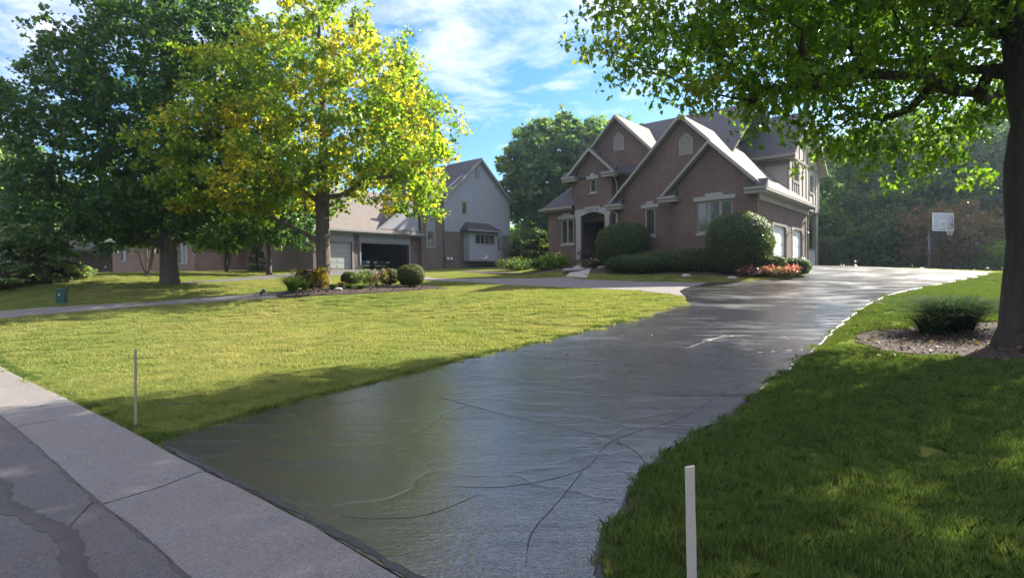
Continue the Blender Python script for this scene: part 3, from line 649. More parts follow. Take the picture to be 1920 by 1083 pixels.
def garage_door(par, x, y, z, w, hh, rz, mat, rows=4, cols=4, deep=.12):
    d = empty('garage_door', (x, y, z), rz); d.parent = par; ph = hh/rows
    for r in range(rows):
        mb = MB().box(0, w, deep, deep+.04, r*ph+.006, (r+1)*ph-.006); cw = w/cols
        for c in range(cols): mb.box(c*cw+.08, (c+1)*cw-.08, deep-.012, deep, r*ph+.1, (r+1)*ph-.1)
        mb.build('door_panel', mat, d)
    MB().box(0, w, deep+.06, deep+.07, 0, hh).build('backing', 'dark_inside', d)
    return d

# ------------------------------------------------------------------ the brick house
BO = (11.366, 26., 1.7476)
bh = empty('brick_house', BO, -.69375, label='red brick house with steep gables, arched entry and half-timbered upper storey above its garages', cat='house')
# walls
def wall(name, mat, pts, axis, a, b, holes=()): return MB().prism(pts, axis, a, b, holes).build(name, mat, bh)
GW = (-2.86, -1.12, 1.87, 3.42)      # garage gable window
wall('wall', 'red_brick', [(-4.07, -.8), (0, -.8), (0, 3.95), (-2.15, 6.05), (-4.07, 4.12)], 'y', 0, .25, [GW])
BW = (-5.95, -5.35, 1.98, 3.42)
wall('wall', 'red_brick', [(-7.8, -.8), (-4.3, -.8), (-4.3, 4), (-2.2, 6.0), (-3.85, 7.75), (-7.7, 3.9)], 'y', .6, .85, [BW])
wall('wall', 'red_brick', [(-7.8, -.8), (-7.8, 3.7), (-7.55, 3.7), (-7.55, -.8)], 'y', .851, 2.9)
wall('wall', 'red_brick', [(.251, -.8), (9.6, -.8), (9.6, 3.5), (.251, 3.5)], 'x', -.25, 0, [(2.35, 5.1, .22, 2.42), (6.15, 8.6, .22, 2.42)])
wall('wall', 'red_brick', [(-4.3, -.8), (-.251, -.8), (-.251, 3.5), (-4.3, 3.5)], 'y', 9.35, 9.6)
# entry tower with the arched opening
TX0, TX1, TY = -11.5, -8.85, 2.2
arch = [(-10.98+1.68*i/10, 3.52+.2*math.sin(math.pi*i/10)) for i in range(11)]
outl = [(TX0, -.5), (-10.98, -.5)]+arch+[(-9.30, -.5), (TX1, -.5), (TX1, 6.1), (-10.2, 7.35), (TX0, 6.1)]
TW = (-10.38, -9.90, 4.90, 5.70)
wall('wall', 'red_brick', outl, 'y', TY, TY+.25, [TW])
wall('wall', 'red_brick', [(TY+.251, -.5), (2.95, -.5), (2.95, 6.), (TY+.251, 6.)], 'x', TX1-.25, TX1)
wall('wall', 'red_brick', [(TY+.251, -.5), (4.5, -.5), (4.5, 6.), (TY+.251, 6.)], 'x', TX0, TX0+.25)
# stone surround of the entry
q = [(-11.33, .85), (-10.99, .85)]+[(-10.985+1.69*i/12, 3.50+.215*math.sin(math.pi*i/12)) for i in range(13)]+[(-9.29, .85), (-8.98, .85), (-8.98, 3.42), (-8.92, 3.42), (-8.92, 3.93), (-9.62, 3.93), (-9.62, 4.05), (-10.68, 4.05), (-10.68, 3.93), (-11.39, 3.93), (-11.39, 3.42), (-11.33, 3.42)]
sur = MB().prism(q, 'y', TY-.09, TY-.003).build('entry_surround', 'stone_trim', bh)
for k_, dg in enumerate('4515'):
    fc_ = bpy.data.curves.new('number', 'FONT'); fc_.body = dg; fc_.size = .26; fc_.extrude = .012; fc_.align_x = 'CENTER'
    fo = bpy.data.objects.new('n', fc_); COL.objects.link(fo); bpy.context.view_layer.update()
    nm = bpy.data.meshes.new_from_object(fo.evaluated_get(bpy.context.evaluated_depsgraph_get())); bpy.data.objects.remove(fo)
    nm.materials.clear(); nm.materials.append(M['number_dark'])
    no = link('house_digit', nm, sur, (-10.14+(k_-1.5)*.225, TY-.104, 3.775)); no.rotation_euler.x = math.pi/2
# porch recess: floor, steps, side walls, door
MB().box(-11.2, -9.1, TY+.251, 4.4, .60, .84).build('porch_floor', 'walk_concrete', bh)
for i, zz in enumerate((.66,)): MB().box(-11.0, -9.25, TY-.35*(i+1), TY-.35*i-.002-(.1 if i == 0 else 0), .1, zz).build('step', 'walk_concrete', bh)
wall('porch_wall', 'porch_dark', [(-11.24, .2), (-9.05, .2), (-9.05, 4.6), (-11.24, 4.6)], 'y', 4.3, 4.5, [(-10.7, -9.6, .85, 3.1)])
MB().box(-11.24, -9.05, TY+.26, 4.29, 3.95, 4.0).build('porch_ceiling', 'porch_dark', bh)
dd = MB().box(-10.69, -9.61, 4.36, 4.42, .86, 3.09)
for zz in (.95, 1.95): dd.box(-10.6, -10.2, 4.34, 4.36, zz, zz+.85).box(-10.1, -9.7, 4.34, 4.36, zz, zz+.85)
fd = dd.build('front_door', 'dark_wood', bh); MB().lathe([(0, .03), (.03, .03)], (0, 0, 0), 8).build('door_handle', 'chrome', fd, loc=(-9.72, 4.31, 1.85))
# low left wing
DWY = 2.35; DWN = (-12.62, -11.66, 1.90, 3.46)
wall('wall', 'red_brick', [(-13.6, -.5), (TX0-.002, -.5), (TX0-.002, 4.0), (-13.6, 4.0)], 'y', DWY, DWY+.25, [DWN])
wall('wall', 'red_brick', [(DWY+.251, -.5), (10, -.5), (10, 4), (DWY+.251, 4)], 'x', -13.6, -13.35)
# upper gable behind
EY = 2.75; EW = (-7.98, -7.28, 4.6, 5.68)
wall('wall', 'red_brick', [(-12., 3.2), (-7.55, 3.2), (-5.6, 3.2), (-5.6, 5.98), (-8.75, 9.15), (-12., 5.9)], 'y', EY, EY+.25, [EW])
wall('wall', 'red_brick', [(-12, 3.2), (-4, 3.2), (-4, 6), (-12, 6)], 'y', 12.8, 13.)
wall('wall', 'red_brick', [(EY+.26, 3.2), (12.79, 3.2), (12.79, 6.), (EY+.26, 6.)], 'x', -12., -11.76)
# roofs
vroof(bh, -3.85, 8.02, -8.05, .37, 1., .28, 8.4, 'brown_shingle', 'cream_trim')
MB().prism([(-.15, 4.15), (.37, 3.63), (.37, 3.79), (-.15, 4.31)], 'y', 8.402, 9.75).build('roof', 'brown_shingle', bh)
vroof(bh, -2.15, 6.33, -4.67, -.0, .985, -.33, .277, 'brown_shingle', 'cream_trim')
MB().prism([(-.002, 4.21-.0), (.37, 3.84-.05), (.37, 3.63), (-.002, 4.)], 'y', -.33, .277).build('roof', 'brown_shingle', bh)
vroof(bh, -10.2, 7.60, -12.08, -8.5, .92, 1.86, 4.6, 'shaded_shingle', 'cream_trim', rake=.2)
vroof(bh, -8.75, 9.38, -12.2, -5.35, 1., 2.40, 8.0, 'brown_shingle', 'cream_trim')
# main block roof, ridge along x
MB().prism([(2.2, 5.9), (7.9, 10.05), (13.4, 5.9), (13.4, 5.75), (7.9, 9.9), (2.2, 5.75)], 'x', -12.4, -2.0).build('roof', 'shaded_shingle', bh)
# left wing hip roof
hp = [(-13.95, 2.0), (TX0-.0, 2.0), (TX0, 10.4), (-13.95, 10.4)]
m_ = MB(); z0 = 4.16; m_.v = [(-13.95, 2.0, z0), (TX0, 2.0, z0), (TX0, 4.8, z0+2.5), (-12.3, 4.8, z0+2.3), (-12.3, 8.2, z0+2.3), (TX0, 8.2, z0+2.5), (-13.95, 10.4, z0), (TX0, 10.4, z0), (-13.95, 2.0, z0-.1), (TX0, 2.0, z0-.1), (-13.95, 10.4, z0-.1), (TX0, 10.4, z0-.1)]
m_.f = [(0, 1, 2, 3), (0, 3, 4, 6), (3, 2, 5, 4), (4, 5, 7, 6), (0, 8, 9, 1), (0, 6, 10, 8), (8, 10, 11, 9)]; m_.build('roof', 'shaded_shingle', bh)
MB().box(-14.0, TX0-.01, 1.9, 1.998, 4.06, 4.2).build('rain_gutter', 'taupe_trim', bh); MB().box(-13.9, TX0-.01, 2.0, 2.34, 3.98, 4.05).build('soffit', 'taupe_trim', bh)
MB().box(-14.06, -13.96, 1.9, 10.4, 4.06, 4.2).build('rain_gutter', 'taupe_trim', bh)
# cornice returns
for x0, x1, y0, y1, z, s in ((-8.22, -7.15, .18, .597, 3.72, 1), (-4.80, -3.78, -.42, -.003, 3.74, 1), (-.50, .50, -.42, -.003, 3.76, -1), (-12.18, -11.2, 1.76, 2.197, 5.9, 1), (-9.35, -8.42, 1.76, 2.197, 5.9, -1)):
    cornice_return(bh, x0, x1, y0, y1, z, s, 'cream_trim')
# frieze and eave of the garage side
MB().box(.003, .10, -.0, 9.6, 3.28, 3.56).build('frieze_board', 'cream_trim', bh); MB().box(.003, .40, .0, 9.7, 3.565, 3.61).build('soffit', 'cream_trim', bh)
MB().prism([(.375, 3.62), (.50, 3.64), (.50, 3.80), (.47, 3.80), (.46, 3.68), (.375, 3.67)], 'y', -.42, 9.8).build('rain_gutter', 'cream_trim', bh)
# windows, lintels, vents
window(bh, GW[0], 0, GW[2], GW[1]-GW[0], GW[3]-GW[2], cols=3, curtain=True); lintel(bh, -3.02, -.98, 0, 3.44, .20, .15, .42)
window(bh, BW[0], .6, BW[2], BW[1]-BW[0], BW[3]-BW[2]); lintel(bh, -6.15, -5.15, .6, 3.44, .19, .16, .38)
window(bh, TW[0], TY, TW[2], TW[1]-TW[0], TW[3]-TW[2]); lintel(bh, -10.56, -9.72, TY, 5.72, .18, .16, .38)
window(bh, DWN[0], DWY, DWN[2], DWN[1]-DWN[0], DWN[3]-DWN[2], cols=2); lintel(bh, -12.8, -11.54, DWY, 3.48, .2, .16, .5)
window(bh, EW[0], EY, EW[2], EW[1]-EW[0], EW[3]-EW[2], casing=.06); lintel(bh, -8.25, -6.9, EY, 5.76, .2, .16, .5)
louver(bh, -3.98, .6, 5.95, .72, 1.12); louver(bh, -8.98, EY, 7.28, .68, 1.08)
# garage doors with panelled leaves; taupe jambs
for y0, w in ((2.35, 2.75), (6.15, 2.45)):
    garage_door(bh, 0, y0+.0, .24, w, 2.18, math.pi/2, 'garage_white')
    jb = MB().box(-.1, .02, y0+.001, y0+.1, .22, 2.41).box(-.1, .02, y0+w-.1, y0+w-.001, .22, 2.41).box(-.1, .02, y0+.1, y0+w-.1, 2.28, 2.415)
    jb.prism([(y0+.101, 2.05), (y0+.101, 2.279), (y0+.34, 2.279)], 'x', -.1, .018).prism([(y0+w-.101, 2.05), (y0+w-.34, 2.279), (y0+w-.101, 2.279)], 'x', -.1, .018)
    jb.build('door_frame', 'taupe_trim', bh)
sconce(bh, (.0, 5.62, 2.0), math.pi/2); sconce(bh, (.0, 9.15, 2.0), math.pi/2)
# downpipes
pipe(bh, [(.44, 9.55, 3.62), (.44, 9.55, 3.5), (.12, 9.5, 3.15), (.08, 9.5, 2.9), (.08, 9.5, .3)]); pipe(bh, [(-8.6, 2.0, 5.84), (-8.6, 2.02, 5.7), (-8.72, 2.5, 5.45), (-8.74, 2.62, 5.2), (-8.74, 2.62, 1.)])
pipe(bh, [(-8.0, .28, 3.66), (-7.95, .4, 3.5), (-7.6, .53, 3.3), (-7.6, .53, .3)]); pipe(bh, [(-4.5, -.3, 3.68), (-4.45, -.1, 3.55), (-4.2, .3, 3.45), (-4.2, .52, 3.3), (-4.2, .54, .3)])
# half-timbered storey
TMX, T0, T1, TB, TE = -.35, 6.9, 14.5, 4.0, 6.72
w1, w2 = (7.95, 9.1, 5.2, 6.3), (11.9, 12.75, 4.95, 5.95)
wall('stucco_wall', 'stucco', [(T0, 3.9), (T1, TB), (T1, TE), ((T0+T1)/2, TE+2.7), (T0, TE)], 'x', TMX-.2, TMX, [w1, w2])
wall('stucco_wall', 'stucco', [(TMX-.201, 3.9), (TMX-.201, TE-.1), (-4.6, TE-.1), (-4.6, 3.9)], 'y', T0, T0+.2)
wall('stucco_wall', 'stucco', [(TMX-.201, TB), (TMX-.201, TE-.1), (-4.6, TE-.1), (-4.6, TB)], 'y', T1-.2, T1)
vr = MB().prism([(T0-.55, 6.42), ((T0+T1)/2, 9.65), (T1+.55, 6.42), (T1+.55, 6.27), ((T0+T1)/2, 9.5), (T0-.55, 6.27)], 'x', -9., TMX+.45).build('roof', 'shaded_shingle', bh)
for a, b in (((T0-.55, 6.40), ((T0+T1)/2, 9.63)), (((T0+T1)/2, 9.63), (T1+.55, 6.40))):
    MB().prism([a, b, (b[0], b[1]-.26), (a[0], a[1]-.26)], 'x', TMX+.451, TMX+.49).build('rake_board', 'taupe_trim', vr)
MB().prism([(T0-.5, 6.22), ((T0+T1)/2, 9.41), (T1+.5, 6.22), (T1+.5, 6.2), ((T0+T1)/2, 9.39), (T0-.5, 6.2)], 'x', TMX+.002, TMX+.44).build('soffit', 'stucco', vr)
MB().box(-4.6, TMX+.5, T0-.66, T0-.56, 6.26, 6.42).build('rain_gutter', 'taupe_trim', vr); MB().box(-4.6, TMX+.4, T0-.54, T0-.002, 6.16, 6.2).build('soffit', 'taupe_trim', vr)
MB().box(TMX+.002, TMX+.42, T0-.55, T0+.5, 6.14, 6.19).build('soffit', 'taupe_trim', vr)
def beam(*b): MB().box(*b).build('timber_beam', 'taupe_trim', bh)
p = TMX
beam(p-.02, p+.05, T0-.05, T0+.16, 3.95, 6.2); beam(p+.002, p+.04, T1-.2, T1+.02, TB, 6.6); beam(p+.001, p+.045, T0+.17, T1-.21, 6.38, 6.54); beam(p+.001, p+.06, T0+.17, T1+.02, TB-.28, TB-.005)
for yy in (7.75, 9.2, 10.1, 11.0, 11.75, 12.85, 13.6): beam(p+.001, p+.035, yy, yy+.13, 4.0, 6.379)
for yy in (8.3, 9.35, 10.4, 11.3, 12.3, 13.1): beam(p+.001, p+.035, yy, yy+.13, 6.541, TE-.35+2.7*(1-abs(yy-10.7)/3.8))
for yy in (8.25, 8.72): beam(p+.001, p+.035, yy, yy+.12, 4.2, 5.05)
for a, b, c, d in (w1, w2): beam(p+.001, p+.05, a-.1, b+.1, c-.15, c-.002)
beam(-4.6, p-.021, T0-.04, T0-.002, 5.95, 6.15); beam(-1.75, -1.6, T0-.04, T0-.002, 4.3, 5.949); beam(-3.1, -2.95, T0-.04, T0-.002, 4.3, 5.949)
for a, b, c, d in (w1, w2): window(bh, TMX, a, c, b-a, d-c, math.pi/2, cols=2, sill=None, casing=.05)
# rear porch under the overhang: recessed brick, post, boarded rail
wall('wall', 'red_brick', [(9.61, -.5), (14.5, -.5), (14.5, TB-.29), (9.61, TB-.29)], 'x', -2.0, -1.75, [(11.4, 12.5, 1.3, 2.9)])
window(bh, -1.75, 11.4, 1.3, 1.1, 1.6, math.pi/2)
MB().box(-2.0, TMX, 9.61, 14.5, TB-.285, TB-.29+.03).build('soffit', 'taupe_trim', bh)
MB().box(TMX-.2, TMX, 13.75, 14.4, -.2, TB-.3).build('porch_post', 'taupe_trim', bh); MB().box(TMX-.16, TMX-.04, 9.9, 10.1, -.2, TB-.3).build('porch_post', 'taupe_trim', bh)
laps(bh, 'rail_boards', [(10.1, .15), (13.75, .15), (13.75, 1.3), (10.1, 1.3)], [], TMX-.08, 'stucco', 'x'); MB().box(TMX-.1, TMX-.081, 10.1, 13.75, .1, 1.3).build('rail_panel', 'stucco', bh); MB().box(TMX-.14, TMX-.02, 10.1, 13.75, 1.3, 1.37).build('handrail', 'taupe_trim', bh)

# ------------------------------------------------------------------ the grey sided neighbour
NO = (-12.173, 45.5, 2.391)
nh = empty('siding_house', NO, .86312, label='two-storey house with grey lap siding gable, brick tower and wide open garage', cat='house')
def nwall(name, mat, pts, axis, a, b, holes=()): return MB().prism(pts, axis, a, b, holes).build(name, mat, nh)
BR = 'brown_brick'
nwall('wall', BR, [(-4.2, -.8), (-3.6, -.8), (6.07, -.8), (6.07, 3.0), (-4.2, 3.0)], 'y', 0, .25, [(-3.6, -.82, .02, 2.14), (.02, 4.93, .02, 2.14)])
for a, b in ((-3.75, -.67), (-.12, 5.1)): laps(nh, 'siding', [(a, 2.3), (b, 2.3), (b, 2.98), (a, 2.98)], [], -.001, 'grey_siding', 'y', .17)
garage_door(nh, -3.6, 0, .04, 2.78, 2.1, 0, 'garage_grey', 5, 4)
for a, b in ((-3.6, -.82), (.02, 4.93)): MB().box(a-.14, a-.001, -.05, .1, 0, 2.28).box(b+.001, b+.14, -.05, .1, 0, 2.28).box(a-.001, b+.001, -.05, .1, 2.142, 2.28).build('door_frame', 'grey_trim', nh)
# garage room behind the open door
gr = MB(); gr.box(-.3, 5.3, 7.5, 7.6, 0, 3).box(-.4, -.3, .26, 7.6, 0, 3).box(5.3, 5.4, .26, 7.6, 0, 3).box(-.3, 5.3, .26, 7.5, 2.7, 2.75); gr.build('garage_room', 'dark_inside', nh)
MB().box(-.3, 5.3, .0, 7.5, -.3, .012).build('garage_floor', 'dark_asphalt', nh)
MB().box(-4.2, -3.95, .251, 9, -.8, 3).build('wall', BR, nh)
# garage hip roof, dark cross gable
m_ = MB(); m_.v = [(-4.9, -.5, 3.05), (6.4, -.5, 3.05), (6.4, 9, 3.05), (-4.9, 9, 3.05), (-1.2, 4.2, 7.1), (6.4, 4.2, 7.1), (-4.9, -.5, 2.92), (6.4, -.5, 2.92), (6.4, 9, 2.92), (-4.9, 9, 2.92)]
m_.f = [(0, 1, 5, 4), (0, 4, 3), (4, 5, 2, 3), (0, 6, 7, 1), (0, 3, 9, 6), (6, 9, 8, 7)]; m_.build('roof', 'brown_shingle', nh)
MB().box(-4.95, 6.06, -.62, -.52, 2.96, 3.1).build('rain_gutter', 'grey_trim', nh); MB().box(-4.8, 6.06, -.5, -.002, 2.86, 2.91).build('soffit', 'grey_trim', nh)
m_ = MB(); m_.prism([(1.2, 3.15), (5.35, 6.15), (6.45, 6.15), (6.45, 6.05), (5.4, 6.03), (1.3, 3.05)], 'y', -.30, 6).build('roof', 'shaded_shingle', nh)
MB().prism([(1.75, 3.35), (5.9, 3.35), (5.9, 6.1), (5.5, 6.1)], 'y', -.18, -.02).build('gable_wall', 'grey_siding', nh)
MB().prism([(1.15, 3.12), (5.35, 6.14), (5.35, 5.95), (1.4, 3.12)], 'y', -.36, -.301).build('rake_board', 'grey_trim', nh); MB().box(1.7, 5.99, -.23, -.181, 3.33, 3.45).build('sill_board', 'grey_trim', nh)
# brick stair tower
tw1, tw2 = (6.78, 7.5, 4.68, 5.66), (6.78, 7.42, 2.1, 3.26)
nwall('wall', BR, [(6.07, -.8), (8.72, -.8), (8.72, 7.4), (6.07, 7.4)], 'y', -.35, -.1, [tw1, tw2]); nwall('wall', BR, [(-.1, -.8), (3, -.8), (3, 7), (-.1, 7)], 'x', 6.07, 6.3)
MB().box(6.62, 6.77, -.39, -.352, 1.9, 6.0).box(7.53, 7.68, -.39, -.352, 1.9, 6.).box(6.771, 7.529, -.385, -.352, 3.4, 4.5).box(6.771, 7.529, -.39, -.352, 1.9, 2.05).box(6.771, 7.529, -.39, -.352, 5.75, 6.0).build('window_surround', 'grey_trim', nh)
for a, b, c, d in (tw1, tw2): window(nh, a, -.35, c, b-a, d-c, sill=None)
# siding gable
SX0, SX1, SXM, SE, SR = 8.75, 18.35, 13.88, 7.1, 11.0
sw = (11.42, 12.02, 5.36, 6.5); bay = (11.5, 15.6, .8, 3.75); dr_ = (16.1, 16.95, 1.2, 3.35)
nwall('wall', 'grey_siding', [(SX0, 3.62), (SX1, 3.62), (SX1, SE-.1), (SXM, SR-.25), (SX0, SE-.1)], 'y', -.1, .1, [sw])
laps(nh, 'siding', [(SX0+.12, 3.66), (SX1-.12, 3.66), (SX1-.12, SE-.1), (SXM, SR-.28), (SX0+.12, SE-.1)], [(sw[0]-.1, sw[1]+.1, sw[2]-.1, sw[3]+.1), (13.25, 14.0, 8.95, 10.1)], -.101, 'grey_siding', 'y', .205)
nwall('wall', BR, [(SX0, -.8), (SX1, -.8), (SX1, 3.5), (SX0, 3.5)], 'y', -.1, .1, [dr_])
MB().box(SX0, SX1+.02, -.15, -.101, 3.501, 3.655).build('band_board', 'grey_trim', nh); MB().box(SX0-.02, SX0+.118, -.14, -.101, 3.66, 7.1).box(SX1-.118, SX1+.02, -.14, -.101, 3.66, 7.1).build('corner_board', 'grey_trim', nh)
nwall('wall', 'grey_siding', [(.101, -.8), (11, -.8), (11, 7), (.101, 7)], 'x', SX1-.2, SX1); nwall('wall', 'grey_siding', [(.101, 3), (11, 3), (11, 7), (.101, 7)], 'x', SX0, SX0+.2)
vroof(nh, SXM, SR, SXM-5.1, SXM+5.1, .84, -.45, 11.4, 'shaded_shingle', 'grey_trim', rake=.28, back=True)
window(nh, sw[0], -.1, sw[2], sw[1]-sw[0], sw[3]-sw[2], sill='cream_trim', frame='cream_trim', casing=.1, deep=.03)
v_ = MB().box(13.3, 13.95, -.16, -.101, 9.0, 10.05).build('gable_vent', 'grey_trim', nh)
for k in range(9): MB().box(13.37, 13.88, -.19, -.161, 9.08+k*.1, 9.13+k*.1).build('slat', 'grey_siding', v_)
pipe(nh, [(8.7, -.6, 6.6), (8.74, -.42, 6.3), (8.74, -.42, .1)], 'grey_trim', .06)
# bay with four lights
b0, b1, by = 11.5, 15.6, -.85
MB().prism([(b0, .8), (b1, .8), (b1, 3.62), (b0, 3.62)], 'y', by, by+.12, [(12.42, 15.12, 2.45, 3.42)]).build('bay_wall', 'grey_siding', nh)
MB().box(b0, b0+.12, by+.121, -.11, .8, 3.62).box(b1-.12, b1, by+.121, -.11, .8, 3.62).box(b0, b1, by+.13, -.11, .8, .9).build('bay_side', 'grey_siding', nh)
laps(nh, 'siding', [(b0+.1, .85), (b1-.1, .85), (b1-.1, 2.35), (b0+.1, 2.35)], [], by, 'grey_siding', 'y', .18)
MB().box(b0-.03, b0+.1, by-.05, by-.002, .8, 3.62).box(b1-.1, b1+.03, by-.05, by-.002, .8, 3.62).box(b0+.101, b1-.101, by-.05, by-.032, .8, .95).build('corner_board', 'grey_trim', nh)
window(nh, 12.42, by, 2.45, 2.7, .97, cols=4, sill='cream_trim', casing=.08, deep=.03, fr=.05)
m_ = MB(); m_.v = [(b0-.45, by-.4, 3.78), (b1+.45, by-.4, 3.78), (b1+.45, -.11, 3.78), (b0-.45, -.11, 3.78), (b0+.35, -.11, 4.6), (b1-.55, -.11, 4.6), (b0-.45, by-.4, 3.66), (b1+.45, by-.4, 3.66), (b1+.45, -.11, 3.66), (b0-.45, -.11, 3.66)]
m_.f = [(0, 1, 5, 4), (0, 4, 3), (1, 2, 5), (0, 6, 7, 1), (6, 9, 8, 7), (0, 3, 9, 6), (1, 7, 8, 2)]; m_.build('bay_roof', 'shaded_shingle', nh)
MB().box(b0-.5, b1+.5, by-.5, by-.402, 3.66, 3.8).build('rain_gutter', 'grey_trim', nh)
MB().tube([(13.2, by-.04, 1.05), (13.3, by-.25, 1.05), (13.6, by-.28, 1.1), (13.75, by-.2, 1.35), (13.9, by-.05, 1.35)], .06, 8).build('vent_pipe', 'garage_white', nh, smooth=True)
for xx in (9.3, 9.75): MB().lathe([(0, .13), (.12, .14), (.16, .05)], (0, 0, 0), 12).build('dryer_vent', 'garage_white', nh, smooth=True, loc=(xx, -.2, 1.0)).rotation_euler.x = math.pi/2
# side door, stoop and stairs with railings
sd = MB().box(dr_[0]+.002, dr_[1]-.002, -.06, -.02, dr_[2], dr_[3]-.002).build('side_door', 'garage_grey', nh); MB().box(dr_[0]+.16, dr_[1]-.16, -.075, -.061, 2.0, 3.2).build('pane', 'window_glass', sd)
MB().box(dr_[0]-.12, dr_[0]-.001, -.14, -.1, 1.15, 3.47).box(dr_[1]+.001, dr_[1]+.12, -.14, -.1, 1.15, 3.47).box(dr_[0]-.001, dr_[1]+.001, -.14, -.1, 3.351, 3.47).build('door_frame', 'grey_trim', nh)
MB().box(15.75, 17.6, -1.7, -.12, 1.02, 1.15).build('stoop', 'dark_wood', nh)
for k in range(5): MB().box(15.9, 17.3, -1.72-.28*(k+1), -1.72-.28*k-.01, .98-.2*(k+1)-.05, .98-.2*(k+1)).build('step', 'dark_wood', nh)
for xx in (15.8, 17.45):
    for yy, z1 in ((-.3, 2.15), (-1.65, 2.15), (-3.1, 1.15)): MB().box(xx-.06, xx+.06, yy-.06, yy+.06, -.6, z1).build('railing_post', 'dark_wood', nh)
    MB().tube([(xx, -.3, 2.1), (xx, -1.65, 2.1)], .05, 4).tube([(xx, -1.65, 2.1), (xx, -3.1, 1.1)], .05, 4).build('handrail', 'dark_wood', nh)
    for k in range(9):
        y_ = -1.75-k*.15; MB().box(xx-.018, xx+.018, y_-.018, y_+.018, .9-(k*.15)*.69, 2.05-(k*.15)*.69).build('baluster', 'dark_wood', nh)
for x_, z_ in ((-.45, 1.75), (5.55, 1.7), (17.5, 2.75)): sconce(nh, (x_, -.12 if x_ > 17 else -.01, z_), 0)

# ------------------------------------------------------------------ tan brick house behind the left trees, and the grey one beyond
def simple_house(name, label, loc, rz, segs, brick, roofs, wins):
    e = empty(name, loc, rz, label=label, cat='house')
    for pts, axis, a, b, holes in segs: MB().prism(pts, axis, a, b, holes).build('wall', brick, e)
    for x0, x1, y0, y1, z, hh, inset in roofs:
        m_ = MB(); c = (y0+y1)/2; m_.v = [(x0, y0, z), (x1, y0, z), (x1, y1, z), (x0, y1, z), (x0+inset, c, z+hh), (x1-inset, c, z+hh), (x0, y0, z-.14), (x1, y0, z-.14), (x1, y1, z-.14), (x0, y1, z-.14)]
        m_.f = [(0, 1, 5, 4), (1, 2, 5), (2, 3, 4, 5), (3, 0, 4), (0, 6, 7, 1), (1, 7, 8, 2), (2, 8, 9, 3), (3, 9, 6, 0), (6, 9, 8, 7)]; r = m_.build('roof', 'brown_shingle', e)
        MB().box(x0-.08, x1+.08, y0-.09, y0-.002, z-.15, z-.01).box(x1+.002, x1+.09, y0, y1, z-.15, z-.01).build('rain_gutter', 'cream_trim', r)
    for w in wins: window(e, *w, casing=.07)
    return e
T3 = -.3687
th_ = simple_house('tan_brick_house', 'low tan brick house with a sunlit end wall behind the big left tree', (-28.1, 50, 2.75), T3,
    [([(-10.8, -1), (0, -1), (0, 2.6), (-10.8, 2.6)], 'y', 0, .25, [(-9.6, -8.9, .9, 2.3), (-2.0, -.9, .5, 2.4)]), ([(.251, -1), (5.5, -1), (5.5, 2.6), (.251, 2.6)], 'x', -.25, 0, []),
     ([(-.25, -1), (13, -1), (13, 2.6), (-.25, 2.6)], 'y', 5.501, 5.75, [(1.2, 2.6, .5, 2.4), (6.2, 8.6, .5, 2.4)]), ([(.251, -1), (14, -1), (14, 2.6), (.251, 2.6)], 'x', -10.8, -10.55, [])],
    'tan_brick', [(-11.4, .5, -.6, 12, 2.75, 3.2, 3.), (-5, 13.6, 5.0, 16, 2.76, 3.8, 4.)],
    [(-9.6, 0, .9, .7, 1.4), (-2.0, 0, .5, 1.1, 1.9, 0., 2), (1.2, 5.5, .5, 1.4, 1.9, 0., 2), (6.2, 5.5, .5, 2.4, 1.9, 0., 3)])
pipe(th_, [(.1, -.1, 2.6), (.1, -.08, .1)], 'cream_trim', .07)
simple_house('grey_brick_house', 'dark grey brick house with a brown roof far behind the spruce at left', (-51.5, 66, 2.9), -.25,
    [([(-9, -1), (0, -1), (0, 2.5), (-9, 2.5)], 'y', 0, .25, [(-3.4, -2.4, .9, 2.2)]), ([(.251, -1), (9, -1), (9, 2.5), (.251, 2.5)], 'x', -.25, 0, []), ([(.251, -1), (9, -1), (9, 2.5), (.251, 2.5)], 'x', -9, -8.75, [])],
    'grey_brick', [(-9.7, .6, -.7, 9.6, 2.65, 3.0, 3.2)], [(-3.4, 0, .9, 1., 1.3)])

# ------------------------------------------------------------------ foliage kit
def tmpl(pts, curl=0.):
    v = np.array([(x, y, curl*(abs(x)*1.6-.25*y*y)) for x, y in pts]); return v
LOBED = tmpl([(0, 0), (.16, .16), (.40, .14), (.30, .36), (.56, .50), (.26, .60), (.22, .80), (0, 1.0), (-.22, .80), (-.26, .60), (-.56, .50), (-.30, .36), (-.40, .14), (-.16, .16)], .25)
OAKISH = tmpl([(0, 0), (.26, .10), (.20, .34), (.38, .52), (.14, .62), (0, 1.), (-.14, .62), (-.38, .52), (-.20, .34), (-.26, .10)], .35)
MAPLE = tmpl([(0, 0), (.42, .12), (.34, .40), (.5, .62), (.16, .66), (0, 1.), (-.16, .66), (-.5, .62), (-.34, .40), (-.42, .12)], .3)
OVAL = tmpl([(0, 0), (.30, .28), (.34, .62), (0, 1.), (-.34, .62), (-.30, .28)], .3)
DIAM = tmpl([(0, 0), (.40, .48), (0, 1.), (-.40, .48)], .25)
NEEDLE = tmpl([(0, 0), (.10, .4), (0, 1.), (-.10, .4)], 0)
